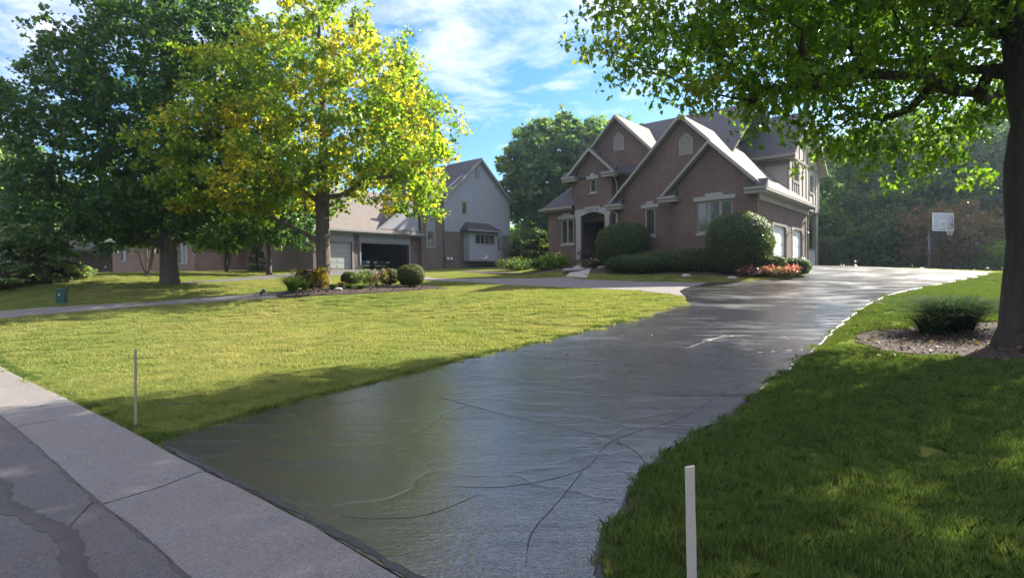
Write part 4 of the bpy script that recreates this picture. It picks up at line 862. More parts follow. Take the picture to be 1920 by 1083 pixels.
def leaf_cloud(name, pts, size, tm, mat, rng, parent, up=.6, droop=.3, out=None, core=None, loc=None, kind=None, flat=1.):
    n = len(pts); k = len(tm)
    nrm = rng.normal(size=(n, 3)); nrm[:, 2] += up*1.6
    if out is not None: nrm = nrm*.55+out*1.3
    nrm /= np.linalg.norm(nrm, axis=1)[:, None]
    tg = rng.normal(size=(n, 3)); tg[:, 2] -= droop*1.5; tg -= nrm*(tg*nrm).sum(1)[:, None]; tg /= np.maximum(np.linalg.norm(tg, axis=1)[:, None], 1e-6)
    bt = np.cross(tg, nrm); s = size*rng.uniform(.6, 1.25, n)
    v = pts[:, None, :]+s[:, None, None]*(bt[:, None, :]*tm[None, :, 0:1]+tg[:, None, :]*tm[None, :, 1:2]+nrm[:, None, :]*tm[None, :, 2:3])
    v = v.reshape(-1, 3)
    if loc is not None: v = v-np.array(loc)
    me = npmesh(name, v, np.arange(n*k), k, M[mat]); o = link(name, me, parent)
    if kind: o['kind'] = kind
    return o
def sample_blobs(blobs, n, rng, shell=.45):
    vol = np.array([b[3]*b[4]*b[5]*(b[6] if len(b) > 6 else 1) for b in blobs]); ch = rng.choice(len(blobs), n, p=vol/vol.sum())
    d = rng.normal(size=(n, 3)); d /= np.linalg.norm(d, axis=1)[:, None]; r = rng.uniform(shell**3, 1, n)**(1/3)
    B = np.array([b[:6] for b in blobs])[ch]; return B[:, :3]+d*r[:, None]*B[:, 3:6]
def spread(pts, n):
    """pick n well-spaced points"""
    idx = [0]; dmin = ((pts-pts[0])**2).sum(1)
    for _ in range(n-1):
        i = int(dmin.argmax()); idx.append(i); dmin = np.minimum(dmin, ((pts-pts[i])**2).sum(1))
    return pts[idx]
def tree(name, label, cat, base, trunk, tr, blobs, tips, per, size, tm, leaf, bark, seed, spread_r=.55, group=None, flare=1.45, up=.5, droop=.35, stems=None, lean=.15, sides=10, squash=.75, twig=.008, shell=.45, keepfn=None, limb=1., limb_z=None):
    """trunk: list of points of the leader above the base; blobs: ellipsoids filled by the crown"""
    rng = np.random.default_rng(seed); e = empty(name, base, label=label, cat=cat, group=group); b = np.array(base, float)
    tp = spread(sample_blobs(blobs, tips*4, rng, shell), tips)
    if keepfn is not None: tp = tp[keepfn(tp)]
    nodes, par, isleader = [], [], []
    def addline(pts, p0):
        for q in pts:
            nodes.append(np.array(q, float)); par.append(p0); isleader.append(True); p0 = len(nodes)-1
        return p0
    leaders = stems or [trunk]; nodes.append(b.copy()); par.append(-1); isleader.append(True)
    for ld in leaders:
        pts = [b]+[np.array(q, float) for q in ld]; fine = []
        for a, c in zip(pts[:-1], pts[1:]):
            k = max(1, int(np.linalg.norm(c-a)/.7))
            for j in range(1, k+1):
                fine.append(a+(c-a)*j/k+rng.normal(size=3)*[.04, .04, 0]*(1 if j < k or c is not pts[-1] else 0))
        addline(fine, 0)
    minz = limb_z if limb_z else leaders[0][0][2] if len(leaders) == 1 else b[2]+.4
    nl = len(nodes); ax_ = np.array(nodes); dist = np.array([np.min(np.linalg.norm((ax_-t_)*[1, 1, .6], axis=1)) for t_ in tp])
    hang = np.zeros(nl); tipn = []
    for i in np.argsort(dist):
        t_ = tp[i]; N = np.array(nodes); d = N-t_; L_ = np.linalg.norm(d, axis=1)
        rise = (t_[2]-N[:, 2])/(L_+1e-6)                           # prefer a source below the tip
        cost = L_*(1+.9*np.clip(.35-rise, 0, 2))+.10*hang[:len(N)]
        cost[N[:, 2] < minz] += 50
        j = int(cost.argmin()); a = N[j]; L0 = L_[j]; k = max(2, int(L0/.8)); prev = j
        horiz = t_-a; horiz[2] = 0; mid = a+(t_-a)*.5+np.array([0, 0, -.10*L0*rng.uniform(-.3, 1.2)])+horiz*.05+rng.normal(size=3)*.07*L0
        for q in range(1, k+1):
            s = q/k; p = (1-s)**2*a+2*s*(1-s)*mid+s*s*t_
            nodes.append(p); par.append(prev); isleader.append(False); prev = len(nodes)-1
            hang = np.append(hang, (hang[j] if j < len(hang) else 0)+L0*s)
        tipn.append(prev)
    n = len(nodes); r = np.zeros(n); kids = [[] for _ in range(n)]
    for i in range(1, n): kids[par[i]].append(i)
    for i in range(n-1, -1, -1): r[i] = (sum(r[c]**2.15 for c in kids[i]))**(1/2.15) if kids[i] else twig
    sc = tr/max(r[1], 1e-6) if len(leaders) == 1 else tr/max(max(r[c] for c in kids[0]), 1e-6)
    r = np.where(r < .02, r, r*sc) if sc > 1 else r*sc; r = np.maximum(r, twig*.6)
    if limb != 1:
        il = np.array(isleader); r = np.where(il, r, np.where(r > .04, .04+(r-.04)*limb, r))
    done = np.zeros(n, bool); mb = MB()
    for i in range(n):
        for c in kids[i]:
            main = max(kids[i], key=lambda q: r[q])
            if c == main and i != 0 and par[i] >= 0 and done[i]: continue
            path = [i, c]; 
            while kids[path[-1]]:
                m_ = max(kids[path[-1]], key=lambda q: r[q]); path.append(m_)
            for q in path: done[q] = True
            pts = [nodes[q]-b for q in path]; rad = [r[q] for q in path]
            if i != 0: rad[0] = min(r[i], r[c]*1.25)
            else:
                rad[0] = rad[1]*flare; pts.insert(1, pts[0]*.7+pts[1]*.3+np.array([0, 0, 0])); rad.insert(1, rad[2-0 if len(rad) > 2 else 1]*1.12); pts[0] = pts[0]-np.array([0, 0, .25])
            mb.tube(pts, [float(x) for x in rad], sides if rad[1] > .09 else (6 if rad[1] > .03 else 3), False)
    # each start below skips chains already drawn
    o = mb.build('trunk', bark, e, smooth=True)
    tips_ = np.array([nodes[q] for q in tipn]); m_ = len(tips_)
    # small twigs hold the leaves: points scattered round tips and along the last limbs
    cl = np.repeat(tips_, per, 0); off = rng.normal(size=(len(cl), 3)); off /= np.linalg.norm(off, axis=1)[:, None]; off *= (rng.uniform(0, 1, len(cl))**.55)[:, None]*spread_r
    scl = np.repeat(rng.uniform(.65, 1.35, m_), per)[:, None]; off *= scl; off[:, 2] *= squash
    sub = rng.integers(0, 7, len(cl)); so = rng.normal(size=(m_, 7, 3))*spread_r*.55; off = off*.62+so[np.repeat(np.arange(m_), per), sub]*[1, 1, squash]
    pts = cl+off
    leaf_cloud('crown', pts, size, tm, leaf, rng, e, up, droop, loc=b)
    return e
def gz_(x, y): return (x, y, h(x, y)-.03)

# ------------------------------------------------------------------ the big trees of the picture
OKX, OKY = 9.72, 10.3
ob = gz_(OKX, OKY)
tree('oak_tree', 'huge shade tree with a thick dark trunk at the right edge, branches over the driveway', 'tree', ob,
     [(9.78, 10.35, ob[2]+1.2), (9.85, 10.4, ob[2]+3.4), (9.9, 10.5, 5.2), (9.8, 10.9, 7.5), (9.9, 11.2, 10), (10.2, 11, 12.5)], .56,
     [(4.9, 11.2, 6.75, 3.3, 2.4, 1.6, 4.), (3.2, 11.4, 6.7, 1.8, 1.4, 1.1, 4.), (5.4, 11.2, 5.6, 1.8, 1.2, .8, 5.), (8.4, 12.6, 5.0, 1.6, 1.3, 1.0, 5.), (8.0, 11.8, 6.9, 2.2, 1.8, 1.2, 3.), (9.9, 12.9, 5.1, 1.3, 1.2, 1.1, 5.), (7.3, 12.6, 5.3, 1.3, 1., .9, 4.), (7.2, 12.2, 7.4, 3.4, 3.2, 2.2, 1.4), (9.5, 11.5, 10.5, 5.6, 5.4, 3.4, .7), (5.5, 9.6, 9.4, 3.8, 3.4, 2.2, .9), (13.6, 11, 8.8, 4., 4.6, 3.2, .5), (11, 14.5, 9, 4, 3.6, 3, .6), (8.0, 7.2, 9.6, 3.0, 2.4, 2.0, .5)],
     560, 185, .145, OAKISH, 'oak_leaf', 'oak_bark', 101, spread_r=.62, flare=1.5, up=.1, droop=1.3, sides=16, twig=.009, limb=.34, limb_z=5.0)
yb = gz_(-8.15, 24.3)
tree('yellow_maple_tree', 'spreading maple turning yellow, its trunk rising from the planting bed in the lawn', 'tree', yb,
     [(-8.15, 24.3, 3.2), (-8.05, 24.3, 6.5), (-8.0, 24.4, 9.5), (-8.1, 24.4, 12.8)], .30,
     [(-7.9, 24.4, 8.8, 4.5, 4.0, 3.9, 1.), (-11.6, 23.8, 6.9, 2.9, 3., 2.7, 1.2), (-4.9, 24.2, 7.3, 2.3, 2.8, 2.7, 1.2), (-4.3, 23.9, 5.3, 1.6, 1.6, .9, 1.5), (-7.9, 24.4, 12.9, 2.0, 2.0, 2.2, 1.), (-11., 24.4, 10.1, 2.2, 2.4, 2.2, 1.)],
     190, 205, .165, MAPLE, 'yellow_maple_leaf', 'maple_bark', 102, spread_r=.72, up=.5, droop=.5, sides=12, shell=.55, limb=.75)
mbse = gz_(-15.8, 26.)
tree('dark_maple_tree', 'large dark green maple with a stout trunk on the left lawn', 'tree', mbse,
     [(-15.8, 26, 3.4), (-15.9, 26.1, 7), (-16, 26.3, 11), (-16, 26.3, 14)], .37,
     [(-16.3, 27, 10.2, 5.6, 4.6, 4.8, 1.), (-20.0, 26.4, 8.0, 3.6, 3.6, 3.6, 1.1), (-12.9, 27, 6.2, 3.4, 3.6, 2.6, 1.), (-19.3, 26.4, 5.2, 4.0, 3.4, 1.9, 1.2), (-16.2, 27, 15, 3.6, 3.4, 2.6, 1.), (-13.2, 26.4, 12, 2.8, 3, 2.6, .9), (-15.6, 25.4, 4.9, 4.2, 2.6, 1.5, 1.)],
     300, 170, .21, MAPLE, 'dark_maple_leaf', 'maple_bark', 103, spread_r=.8, up=.6, droop=.4, sides=12, shell=.5)
def small_tree(name, label, x, y, hgt, r, leaf, seed, per=150, tips=70, size=.2, bark='maple_bark', z0=1.6, stems=1, tr=.14, sr=.6, tm=OVAL, group=None, cat='tree', oval=1.):
    b = gz_(x, y); c = b[2]+z0+(hgt-z0)/2; rz = (hgt-z0)/2
    rr = random.Random(seed); bl = [(x+rr.uniform(-.15, .15)*r, y+rr.uniform(-.15, .15)*r, c, r*.82, r*.82, rz*.95)]
    for i in range(4):
        a = i*1.57+rr.uniform(0, 1); bl.append((x+math.cos(a)*r*.45, y+math.sin(a)*r*.45, c+rr.uniform(-.45, .35)*rz, r*.58, r*.55, rz*.5))
    st = None
    if stems > 1: st = [[(x+math.cos(k*6.28/stems)*.25, y+math.sin(k*6.28/stems)*.25, b[2]+.6), (x+math.cos(k*6.28/stems+.3)*r*.3, y+math.sin(k*6.28/stems+.3)*r*.3, b[2]+z0+rz*.5)] for k in range(stems)]
    return tree(name, label, cat, b, [(x, y, b[2]+z0*.8), (x+rr.uniform(-.2, .2), y, b[2]+z0+rz)], tr, bl, tips, per, size, tm, leaf, bark, seed, spread_r=sr, stems=st, group=group, sides=8)
def pxX(px, Y): return (px-960)/FOC*Y
small_tree('ornamental_tree', 'small bright green multi-stemmed tree before the tan brick house', pxX(425, 42), 42, 5.6, 2.6, 'bright_leaf', 111, 190, 60, .20, 'maple_bark', 1.4, 5, .09)
small_tree('clump_tree', 'dark clump of thin pale stems just left of the stout maple trunk', pxX(276, 31), 31, 6.0, 2.6, 'dark_maple_leaf', 112, 130, 60, .20, 'pale_bark', 2.0, 6, .10)
small_tree('shade_tree', 'dark leafy tree between the yellow maple and the tan brick house', pxX(505, 37), 37, 7.6, 3.1, 'dark_maple_leaf', 113, 190, 80, .22, 'maple_bark', 1.7, 1, .16)
small_tree('tall_tree', 'tall narrow green treetop showing behind the right side of the yellow maple', pxX(768, 64), 64, 23.5, 3.6, 'far_leaf', 114, 150, 150, .42, 'maple_bark', 6, 1, .4, 1.0, MAPLE)
# big tree behind the houses
bt = gz_(6.4, 62)
tree('background_tree', 'broad round treetop standing in the gap between the two main houses', 'tree', bt, [(6.4, 62, 7), (6.2, 62, 13), (6.2, 62, 16)], .5,
     [(6.2, 62, 13.6, 6.6, 5.5, 5.2), (2.6, 62, 11.2, 4, 4, 3.5), (10.8, 62, 14.6, 4.2, 4, 4.2), (5, 62, 8.6, 4.6, 4, 1.9), (1.6, 61, 14.2, 2.6, 3, 2.6)], 230, 120, .46, MAPLE, 'far_leaf', 'maple_bark', 120, spread_r=1.05, sides=8, shell=.5)
G = 'woodland trees along the back of the lot'
k = 0
for x, y, hh, r, lf, lab in ((31, 46, 13.5, 5.0, 'wood_leaf', 'tall dark tree left of the hoop, directly beside the half-timbered wall'), (38.5, 45, 15, 5.2, 'wood_leaf', 'tall dark woodland tree behind the basketball hoop'), (45.5, 44, 15.5, 5.2, 'wood_leaf', 'dark woodland tree hidden mostly by the big right trunk'),
                        (25.5, 58, 12, 4.6, 'wood_leaf', 'woodland tree seen just right of the half-timbered gable'), (35, 58, 15, 5.6, 'wood_leaf', 'far woodland treetop between the gable and the hoop'), (50, 58, 15.5, 6.4, 'wood_leaf', 'farthest woodland treetop at the right edge'), (17, 66, 15, 6., 'far_leaf', 'treetop rising behind the brick house roof')):
    small_tree('woodland_tree', lab, x, y, hh, r, lf, 130+k, 150, 140, .36, 'oak_bark', 1.2, 1, .28, 1.0, MAPLE, G); k += 1
for x, y, hh, r, lab in ((28.2, 42.5, 5.0, 2.8, 'low leafy tree left of the basketball pole'), (33.5, 42, 4.6, 3.0, 'low dark understorey tree behind the basketball pole'), (23.8, 44, 5.5, 2.6, 'low leafy tree close behind the clipped shrub by the porch')):
    small_tree('understorey_tree', lab, x, y, hh, r, 'wood_leaf', 150+k, 150, 70, .26, 'oak_bark', .3, 1, .12, .8, MAPLE, 'understorey trees behind the drive'); k += 1
small_tree('japanese_maple', 'rusty red Japanese maple spreading behind the basketball backboard', 30.2, 38.6, 5.0, 3.0, 'japanese_maple_leaf', 160, 200, 80, .2, 'maple_bark', .9, 3, .09, .7)
small_tree('understorey_tree', 'bright green low bush at the foot of the big right trunk in the distance', 31.5, 36.0, 2.6, 1.7, 'bright_leaf', 161, 110, 30, .16, 'maple_bark', .2, 3, .05, .5)
k = 0
for px, Y, hh, r, lf, lab in ((8, 58, 14, 5, 'far_leaf', 'hazy olive tree at the far left edge'), (60, 70, 12, 6, 'wood_leaf', 'dark tree behind the spruce at far left'), (190, 84, 14, 7, 'wood_leaf', 'dark treetop behind the grey brick house'), (360, 76, 14, 7, 'wood_leaf', 'dark treetop behind the tan brick house'),
                           (520, 72, 13, 6, 'wood_leaf', 'dark treetop over the tan house beside the maple'), (985, 76, 5.6, 4.6, 'far_leaf', 'pale low tree in the gap between the houses'), (1020, 70, 6.4, 3.4, 'far_leaf', 'pale low tree just left of the brick wing')):
    small_tree('distant_tree', lab, pxX(px, Y), Y, hh, r, lf, 170+k, 110, 110, .42, 'oak_bark', .8 if px > 900 else 1.5, 1, .25, 1.1, MAPLE, 'distant trees behind the houses'); k += 1
small_tree('distant_tree', 'yellow-green roadside tree seen through gaps left of the stout maple', pxX(250, 66), 66, 9, 4.5, 'far_leaf', 181, 110, 80, .4, 'oak_bark', 1.5, 1, .2, 1., MAPLE, 'distant trees behind the houses')
# trees across the street behind the camera: unseen, added so the panes have foliage to reflect
proto = small_tree('reflection_tree', 'unseen tree added behind the photographer for window reflections, second from left', -36, -3, 13, 5.5, 'dark_maple_leaf', 300, 60, 110, .5, 'maple_bark', 1.6, 1, .3, 1.1, DIAM, 'unseen trees added across the street')
for i, (x, y) in enumerate(((-41, 7), (-30, -13), (-20, -22), (-6, -26), (10, -24))):
    c = copy_tree(proto); c.location = (x, y, 0); c.rotation_euler.z = i*1.3+.5; c['label'] = 'unseen tree added behind the photographer for window reflections, '+('leftmost', 'third from left', 'fourth from left', 'fifth from left', 'rightmost')[i]
# spruce at far left: tiers of drooping boughs
def conifer(name, label, x, y, hh, r, leaf, seed, n=15000, cat='conifer', pw=.7, size=.13):
    rng = np.random.default_rng(seed); b = np.array(gz_(x, y)); e = empty(name, tuple(b), label=label, cat=cat)
    MB().tube([(0, 0, -.1), (0, 0, hh*.95)], [.09, .015], 6).build('trunk', 'oak_bark', e)
    nb = 90; t_ = rng.uniform(.03, 1, nb)**1.2; a = rng.uniform(0, 6.28, nb); L_ = r*(1-t_)**pw*rng.uniform(.75, 1.12, nb); i = rng.integers(0, nb, n); s = rng.uniform(.15, 1, n)**.6
    rr = L_[i]*s; sd = rng.normal(size=n)*.16*(.4+rr*.35); zz = t_[i]*hh+.16*rr-.13*rr**2+rng.normal(size=n)*.05
    p = np.stack([np.cos(a[i])*rr-np.sin(a[i])*sd, np.sin(a[i])*rr+np.cos(a[i])*sd, np.maximum(zz, .04)], 1)+b
    leaf_cloud('foliage', p, size, OVAL if size > .15 else NEEDLE, leaf, rng, e, .9, .2, loc=b); return e
conifer('spruce_tree', 'low wide spruce with browning inner boughs at far left', pxX(45, 27.5), 27.5, 2.6, 3.1, 'spruce_needle', 190, 34000, 'spruce', .33, .17)
conifer('yew_cone', 'dark cone-shaped evergreen against the tan brick wall', pxX(484, 43.5), 43.5, 2.4, .95, 'yew_leaf', 191, 8000, 'evergreen')
conifer('arborvitae', 'dark cone evergreen left one of the pair in the gap between houses', pxX(972, 50), 50, 2.7, 1.4, 'yew_leaf', 192, 9000, 'evergreen', .5, .16)
conifer('arborvitae', 'taller dark evergreen touching the left corner of the brick house', pxX(1008, 44), 44, 3.0, 1.6, 'yew_leaf', 193, 10000, 'evergreen', .4, .16)

# ------------------------------------------------------------------ clipped shrubs and beds
def clipped(name, label, x, y, rx, ry, hh, leaf, seed, n=9000, size=.05, rz=0., pw=2.4, cat='shrub', group=None, z=None, low=.05):
    size *= 1.35
    """a sheared shrub: rounded mass of small leaves over a darker core, with a stub of stem"""
    rng = np.random.default_rng(seed); z = h(x, y) if z is None else z
    e = empty(name, (x, y, z), rz, label=label, cat=cat, group=group)
    d = rng.normal(size=(n, 3)); d /= np.linalg.norm(d, axis=1)[:, None]
    def shape(d, k=1.):
        s = 1/((np.abs(d[:, 0])**pw+np.abs(d[:, 1])**pw+np.abs(d[:, 2])**pw)**(1/pw))
        w = 1+.045*np.sin(d[:, 0]*6+seed)*np.cos(d[:, 1]*5+seed*2)+.03*np.sin(d[:, 2]*13+d[:, 0]*9+seed)
        p = d*(s*w*k)[:, None]*[rx, ry, hh/2]; p[:, 2] += hh/2+low; return p
    p = shape(d, 1.)*1.; p = (p-[0, 0, hh/2+low])*(1-rng.exponential(.035, n).clip(0, .16)+rng.normal(size=n)*.020)[:, None]+[0, 0, hh/2+low]
    leaf_cloud('foliage', p, size, DIAM, leaf, rng, e, 0, 0, out=d)
    ph, th = np.meshgrid(np.linspace(0, math.pi, 15), np.linspace(0, 2*math.pi, 25)[:-1]); dd = np.stack([np.sin(ph)*np.cos(th), np.sin(ph)*np.sin(th), np.cos(ph)], -1).reshape(-1, 3)
    v = shape(dd, .93); f = []
    for i in range(24):
        for j in range(14): f += [i*15+j, i*15+j+1, ((i+1) % 24)*15+j+1, ((i+1) % 24)*15+j]
    me = npmesh('inner_growth', v, f, 4, M[leaf], True); link('inner_growth', me, e)
    MB().tube([(0, 0, -.15), (0, 0, hh*.4)], .05, 6).build('stem', 'oak_bark', e); return e
BF, BRr = np.array([math.cos(.69375), -math.sin(.69375)]), np.array([math.sin(.69375), math.cos(.69375)])
def bl(u, w): q = np.array(BO[:2])+BF*u+BRr*w; return float(q[0]), float(q[1])
x, y = bl(-.35, -1.55); clipped('ball_shrub', 'giant sheared round shrub beside the garage gable window, its right side sunlit', x, y, 1.38, 1.35, 2.62, 'yew_leaf', 201, 26000, .055, -.69)
x, y = bl(-6.5, -.75); clipped('ball_shrub', 'giant dark sheared round shrub right of the arched entry', x, y, 1.38, 1.25, 2.35, 'yew_leaf', 202, 22000, .055, -.69)
x, y = bl(-3.3, -1.3); clipped('low_hedge', 'low dark hedge under the brick gable between the two giant round shrubs', x, y, 2.2, .8, .95, 'yew_leaf', 203, 16000, .06, -.69, 4.5, 'hedge')
x, y = bl(-5.2, -2.1); clipped('low_hedge', 'dark spreading shrub in front of the round shrub near the entry', x, y, 1.5, .8, .8, 'yew_leaf', 213, 12000, .06, -.69, 2.6, 'hedge')
x, y = bl(.95, -1.25); clipped('mound_shrub', 'small clipped mound tucked at the right foot of the giant sunlit shrub', x, y, .62, .6, .80, 'yew_leaf', 204, 7000, .045)
x, y = bl(1.5, -.5); clipped('mound_shrub', 'small boxy clipped mound beside the garage drive', x, y, .78, .65, .70, 'yew_leaf', 205, 8000, .045, -.69, 3.4)
clipped('arched_shrub', 'clipped round-topped shrub just right of the porch post', pxX(1549, 38.2), 38.2, .78, .8, 2.1, 'yew_leaf', 206, 9000, .07, 0, 3.)
clipped('boxwood', 'largest rounded boxwood at the right end of the lawn bed', pxX(771, 24.4), 24.4, .56, .55, .86, 'boxwood_leaf', 207, 9000, .038, 0, 2.8, z=h(pxX(771, 24.4), 24.4)+.05)
clipped('boxwood', 'dark boxwood behind the rose bush in the lawn bed', pxX(729, 25.2), 25.2, .42, .4, .66, 'boxwood_leaf', 208, 6000, .038, 0, 2.8, z=h(pxX(729, 25.2), 25.2)+.05)
clipped('boxwood', 'small round boxwood standing alone near the middle of the lawn bed', pxX(657, 25), 25, .37, .36, .56, 'boxwood_leaf', 209, 5000, .038, 0, 2.6, z=h(pxX(657, 25), 25)+.03)
clipped('barberry', 'dark rounded barberry behind the golden shrub in the lawn bed', pxX(575, 23.6), 23.6, .42, .4, .78, 'purple_leaf', 210, 5000, .045, 0, 2.4)
def bushy(name, label, x, y, r, hh, leaf, seed, n=2200, size=.09, tm=OVAL, flower=None, nf=0, fs=.06, cat='shrub', top=True, z=0, group=None, stem_n=9):
    rng = np.random.default_rng(seed); b = np.array((x, y, h(x, y)+z)); e = empty(name, tuple(b), label=label, cat=cat, group=group)
    mb = MB(); ends = []
    for i in range(stem_n):
        a = i*2.4; q = (math.cos(a)*r*.6*rng.uniform(.3, 1), math.sin(a)*r*.6*rng.uniform(.3, 1), hh*rng.uniform(.5, .9)); mb.tube([(0, 0, -.05), (q[0]*.4, q[1]*.4, q[2]*.6), q], [.012, .008, .004], 4); ends.append(q)
    mb.build('stems', 'maple_bark', e)
    c = rng.normal(size=(14, 3)); c /= np.linalg.norm(c, axis=1)[:, None]; c = c*[r*.62, r*.62, hh*.3]+[0, 0, hh*.55]; i = rng.integers(0, 14, n)
    p = c[i]+rng.normal(size=(n, 3))*[r*.22, r*.22, hh*.15]; p[:, 2] = np.maximum(p[:, 2], .02); leaf_cloud('foliage', p+b, size, tm, leaf, rng, e, .6, .2, loc=b)
    if flower:
        k = rng.integers(0, 14, nf); q = c[k]*[1.05, 1.05, 1]+rng.normal(size=(nf, 3))*[r*.2, r*.2, hh*.12]; q[:, 2] = q[:, 2]+hh*.12
        leaf_cloud('blossoms', np.repeat(q, 5, 0)+rng.normal(size=(nf*5, 3))*fs*.3+b, fs, DIAM, flower, rng, e, .4, 0, loc=b)
    return e
def clump(name, label, x, y, r, hh, leaf, seed, n=160, w=.02, cat='plant', flower=None, group=None, z=0.):
    """arching strap leaves from one crown"""
    rng = random.Random(seed); e = empty(name, P3(x, y, z), label=label, cat=cat, group=group); mb = MB()
    for i in range(n):
        a = rng.uniform(0, 6.28); L_ = r*rng.uniform(.3, 1.05); H_ = hh*rng.uniform(.6, 1.1); b0_ = (rng.uniform(-.15, .15)*r, rng.uniform(-.15, .15)*r); ww = w*rng.uniform(.6, 1.2)
        c, s = math.cos(a), math.sin(a); prev = None
        for k in range(5):
            t_ = k/4; rr = L_*t_**1.25; z_ = H_*(1.9*t_-1.15*t_*t_)-.01; wd = ww*(1-t_)**.6*.5+.001; i0 = len(mb.v)
            mb.v += [(b0_[0]+c*rr-s*wd, b0_[1]+s*rr+c*wd, z_), (b0_[0]+c*rr+s*wd, b0_[1]+s*rr-c*wd, z_)]
            if prev is not None: mb.f.append((prev, prev+1, i0+1, i0))
            prev = i0
    mb.build('leaves', leaf, e)
    if flower:
        R_ = np.random.default_rng(seed); q = R_.normal(size=(14, 3))*[r*.4, r*.4, .05]+[0, 0, hh*1.05]; b = np.array(P3(x, y))
        leaf_cloud('blossoms', np.repeat(q, 5, 0)+R_.normal(size=(70, 3))*.02+b, .07, DIAM, flower, R_, e, .4, 0, loc=b)
        m2 = MB()
        for p in q: m2.tube([(p[0]*.2, p[1]*.2, 0), tuple(p)], .006, 3)
        m2.build('flower_stalks', leaf, e)
    return e
bushy('golden_shrub', 'golden yellow shrub at the foot of the yellow maple trunk', pxX(600, 23.2), 23.2, .42, .82, 'golden_leaf', 220, 1900, .075)
clump('daylily_clump', 'wide arching clump of daylily leaves at the left end of the lawn bed', pxX(549, 21.6), 21.6, .85, .80, 'lily_leaf', 221, 420, .026, flower='golden_leaf')
clump('daylily_clump', 'smaller strappy clump just left of the golden shrub', pxX(572, 22.3), 22.3, .5, .5, 'lily_leaf', 222, 200, .022)
bushy('rose_bush', 'open rose bush with pink flowers in front of the dark boxwood', pxX(706, 23.6), 23.6, .55, .78, 'boxwood_leaf', 223, 900, .065, OVAL, 'pink_petal', 22, .07, z=.04)
bushy('rose_bush', 'pale leafy shrub just left of the pink roses', pxX(683, 23.9), 23.9, .5, .72, 'lily_leaf', 224, 800, .07, z=.04)
for px, Y, lab, lf in ((625, 22.2, 'low hosta left of the middle boxwood', 'lily_leaf'), (655, 22.6, 'low yellowish hosta in front of the middle boxwood', 'bright_leaf'), (676, 22.4, 'spreading hosta before the pale shrub', 'lily_leaf'), (640, 24.2, 'ragged hosta with dry leaves behind the other hostas', 'dead_leaf')):
    clump('hosta', lab, pxX(px, Y), Y, .42, .26, lf, 230+px, 90, .07, group='hostas in the lawn bed', z=.03)
# beds round the brick house
x, y = bl(1.35, -2.0); bushy('azalea', 'low mound of bright red and pink blossoms at the corner of the drive', x, y, .85, .5, 'boxwood_leaf', 240, 1600, .07, OVAL, 'red_petal', 190, .075, 'flowers')
x, y = bl(.35, -2.6); bushy('azalea', 'smaller dark leafy flower mound left of the red blossoms', x, y, .55, .45, 'purple_leaf', 241, 1100, .06, OVAL, 'pink_petal', 50, .07, 'flowers')
bushy('hydrangea', 'pale leafy hydrangea below the left wing window', pxX(1042, 35), 35, 1.0, .9, 'bright_leaf', 242, 1500, .13, OVAL, 'white_petal', 14, .13)
bushy('hydrangea', 'dark low shrub left of the pale hydrangea', pxX(1020, 36.5), 36.5, .9, .7, 'yew_leaf', 243, 1500, .12)
bushy('heather_mound', 'low dark mound at the left end of the side bed', pxX(982, 41), 41, 1.5, .75, 'yew_leaf', 244, 1800, .12)
bushy('heather_mound', 'green low mound beside the neighbour stairs', pxX(958, 47), 47, 1.3, .9, 'boxwood_leaf', 245, 1500, .13)
bushy('annual_flowers', 'low dark flowers beside the entry planter', pxX(1120, 31.2), 31.2, .7, .5, 'purple_leaf', 246, 1200, .08, OVAL, 'white_petal', 12, .07, 'flowers')
bushy('annual_flowers', 'low green plants at the right edge of the walk', pxX(1102, 31.8), 31.8, .45, .4, 'yew_leaf', 247, 900, .08, cat='flowers')
p = P3(pxX(1098, 33.0), 33.0)
pl = empty('planter', p, label='clay urn planter with a small shrub standing at the arched entry', cat='planter')
MB().lathe([(0, .14), (.05, .15), (.1, .10), (.3, .21), (.42, .25), (.46, .25), (.46, .21), (.4, .2)], (0, 0, 0), 16).build('urn', 'planter_clay', pl, smooth=True)
rg_ = np.random.default_rng(9); leaf_cloud('foliage', rg_.normal(size=(500, 3))*[.17, .17, .14]+[p.x, p.y, p.z+.68], .09, OVAL, 'purple_leaf', rg_, pl, loc=tuple(p))
p = P3(pxX(1078, 31.2), 31.2)
lp = empty('path_lamp', p, label='low mushroom path lamp at the left edge of the front walk', cat='garden lamp')
MB().tube([(0, 0, -.1), (0, 0, .58)], .018, 6).build('post', 'dark_metal', lp); MB().lathe([(.50, .05), (.58, .05)], (0, 0, 0), 12).build('lamp_glass', 'lamp_glass', lp); MB().lathe([(.58, .15), (.62, .14), (.69, .02)], (0, 0, 0), 14).build('lamp_cap', 'stone_trim', lp, smooth=True)
def rock(label, x, y, s, seed, z=0):
    bm = bmesh.new(); bmesh.ops.create_icosphere(bm, subdivisions=2, radius=s); r = random.Random(seed)
    for v in bm.verts: v.co = Vector((v.co.x*1.3, v.co.y, v.co.z*.62))*(1+r.uniform(-.13, .13))
    me = bpy.data.meshes.new('boulder'); bm.to_mesh(me); bm.free(); me.materials.append(M['field_stone']); o = link('boulder', me, None, P3(x, y, s*.2+z)); return tag(o, label, 'boulder', 'field stones in the beds')
rock('small pale stone in the bed before the dark hedge', *bl(-2.2, -3.0), .16, 1); rock('field stone beside the low flowers near the walk', pxX(1128, 30.6), 30.6, .19, 2); rock('pale stone at the left foot of the red blossoms', *bl(-.1, -3.2), .15, 3); rock('stone at the foot of the maple among the hostas', pxX(634, 21.8), 21.8, .12, 4, .03)
